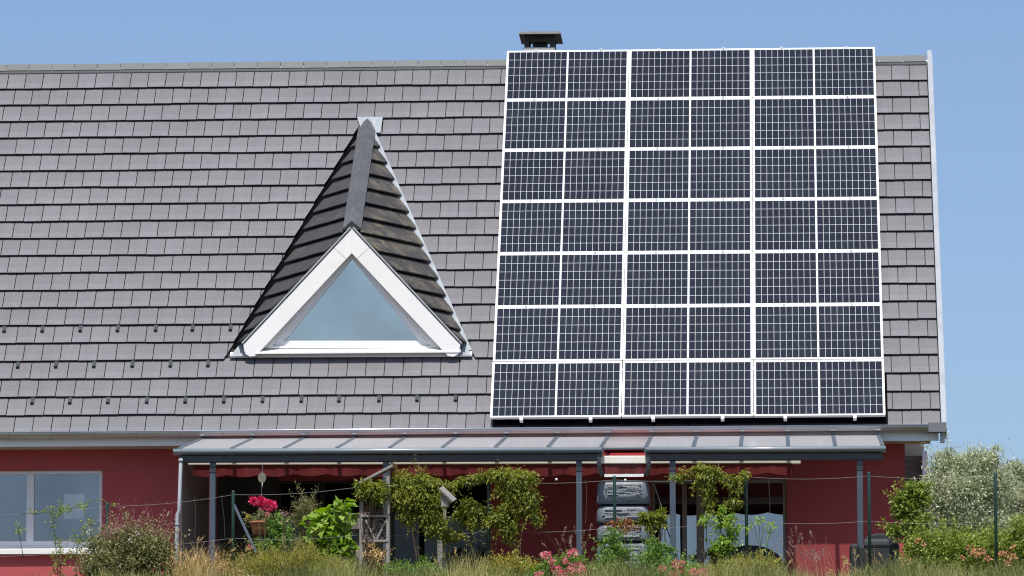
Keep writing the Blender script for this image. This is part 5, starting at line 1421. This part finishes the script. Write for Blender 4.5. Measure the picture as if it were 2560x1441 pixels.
plant('leafy_shrub', 'yellow-green shrub in front of the right house corner', 'shrub', [ell(*e, -3.6) for e in ((2287, 1226, 26, 14), (2256, 1250, 18, 20), (2246, 1280, 13, 16), (2276, 1275, 28, 30), (2300, 1250, 22, 22), (2240, 1328, 18, 14), (2285, 1320, 30, 30))], 3600, .06, .026, MT['l_hedge'], bld(2275, -3.6), .15, 18, shoots=46, shoot_len=.13, up=.2, clump=22)
og = plant('flowering_hedge', 'green hedge with salmon-orange flowers in the lower right corner', 'hedge', [ell(*e, -5.6) for e in ((2300, 1365, 38, 28), (2380, 1368, 55, 30), (2455, 1392, 60, 32), (2540, 1380, 40, 44), (2330, 1418, 65, 28), (2430, 1430, 80, 24), (2530, 1430, 50, 26), (2290, 1425, 30, 24), (2590, 1400, 40, 50), (2395, 1340, 18, 22), (2474, 1348, 16, 24), (2552, 1330, 24, 34), (2312, 1346, 16, 20), (2430, 1352, 10, 16))], 15000, .05, .022, MT['l_hedge'], bld(2420, -5.6), .1, 30, shoots=240, shoot_len=.19, up=.3, tight=.38)
heads(og, [(2297, 1353, 7, 6), (2428, 1372, 12, 8), (2448, 1380, 16, 9), (2436, 1386, 12, 7), (2512, 1386, 16, 7), (2530, 1392, 12, 6), (2470, 1397, 9, 4), (2520, 1410, 12, 5), (2272, 1402, 7, 8), (2405, 1396, 5, 4), (2310, 1362, 5, 4), (2302, 1420, 6, 4), (2532, 1366, 5, 4)], -6.0, MT['p_orange'], .028, 40)
tree('shade_bush', 'olive-green bush filling the lower right corner behind the flowering hedge', 'bush', [ell(*e, -4.6) for e in ((2400, 1372, 70, 24), (2490, 1372, 60, 26), (2580, 1360, 50, 40), (2330, 1368, 34, 26), (2340, 1410, 60, 46), (2440, 1410, 80, 46), (2550, 1425, 60, 46))], 14000, .06, .026, MT['l_hedge'], (float(at(2440, 1441, -4.6)[0]), -4.6, 0), droop=.1, shoots=80, shoot_len=.14, up=.3)

# black rattan chair by the right veranda post
YC = -3.3
chair = thing('rattan_chair', 'black rattan armchair with grey cushion by the right veranda post', 'chair', (float(at(2190, 1441, YC)[0]), YC, 0))
def Cc(px, py, dy=0): return at(px, py, YC + dy)
k = (YC - CAM[1]) / FPX
b_ = MB()
def arc_body(cx, py_top, rx, h_top, y0, y1, zb):
    c = Cc(cx, py_top); pts = []
    for i in range(17):
        g = math.pi * i / 16; pts.append((c[0] + rx * k * math.cos(g), YC + y0, c[2] - h_top * k + h_top * k * math.sin(g) ** .6))
    pts += [(c[0] - rx * k, YC + y0, zb), (c[0] + rx * k, YC + y0, zb)]
    return pts
b_.extrude(arc_body(2203, 1328, 42, 26, .35, .43, .3), (0, .08, 0)); b_.build('backrest', MT['rattan'], chair, bevel=.02)
for px in (2136, 2236):
    b_ = MB(); q = Cc(px, 1362); b_.box(q[0] - .06, q[0] + .06, YC - .25, YC + .36, .1, q[2]); b_.build('armrest', MT['rattan'], chair, bevel=.04)
b_ = MB(); p, q = Cc(2145, 1362), Cc(2228, 1362); b_.box(p[0], q[0], YC + .29, YC + .37, .42, p[2] - .02); b_.build('back_panel', MT['rattan'], chair)
b_ = MB(); b_.box(p[0], q[0], YC - .25, YC + .35, .12, .42); b_.build('seat', MT['rattan'], chair, bevel=.02)
b_ = MB(); p, q = Cc(2160, 1343), Cc(2226, 1366); b_.box(p[0], q[0], YC + .28, YC + .36, q[2], p[2]); b_.build('cushion', MT['cushion'], chair, bevel=.04)
for px in (2140, 2232):
    for dy in (-.2, .3):
        b_ = MB(); q = Cc(px, 1441); b_.box(q[0] - .02, q[0] + .02, YC + dy - .02, YC + dy + .02, .02, .12); b_.build('leg', MT['rattan'], chair)
# dark dome added for the dark reflection in the right patio door
b_ = MB(); q0, q1 = at(1785, 1400, -.6), at(1962, 1400, -.6); zc_ = at(1870, 1367, -.6)[2]
cx_, hw = (q0[0] + q1[0]) / 2, (q1[0] - q0[0]) / 2
pts = [(cx_ + hw * math.cos(g), -.9, .75 + (zc_ - .75) * math.sin(g) ** .8) for g in np.linspace(0, math.pi, 15)] + [(cx_ - hw - .03, -.9, .02), (cx_ + hw + .03, -.9, .02)]
b_.extrude(pts, (0, .7, 0)); tag(b_.build('reflection_dome', MT['cover'], bevel=.04), 'dark green dome added for a reflection by the right patio door', 'reflection dome')

# ------------------------------------------------------------------ tidy helper properties
for o in bpy.data.objects:
    if '_o' in o: del o['_o']
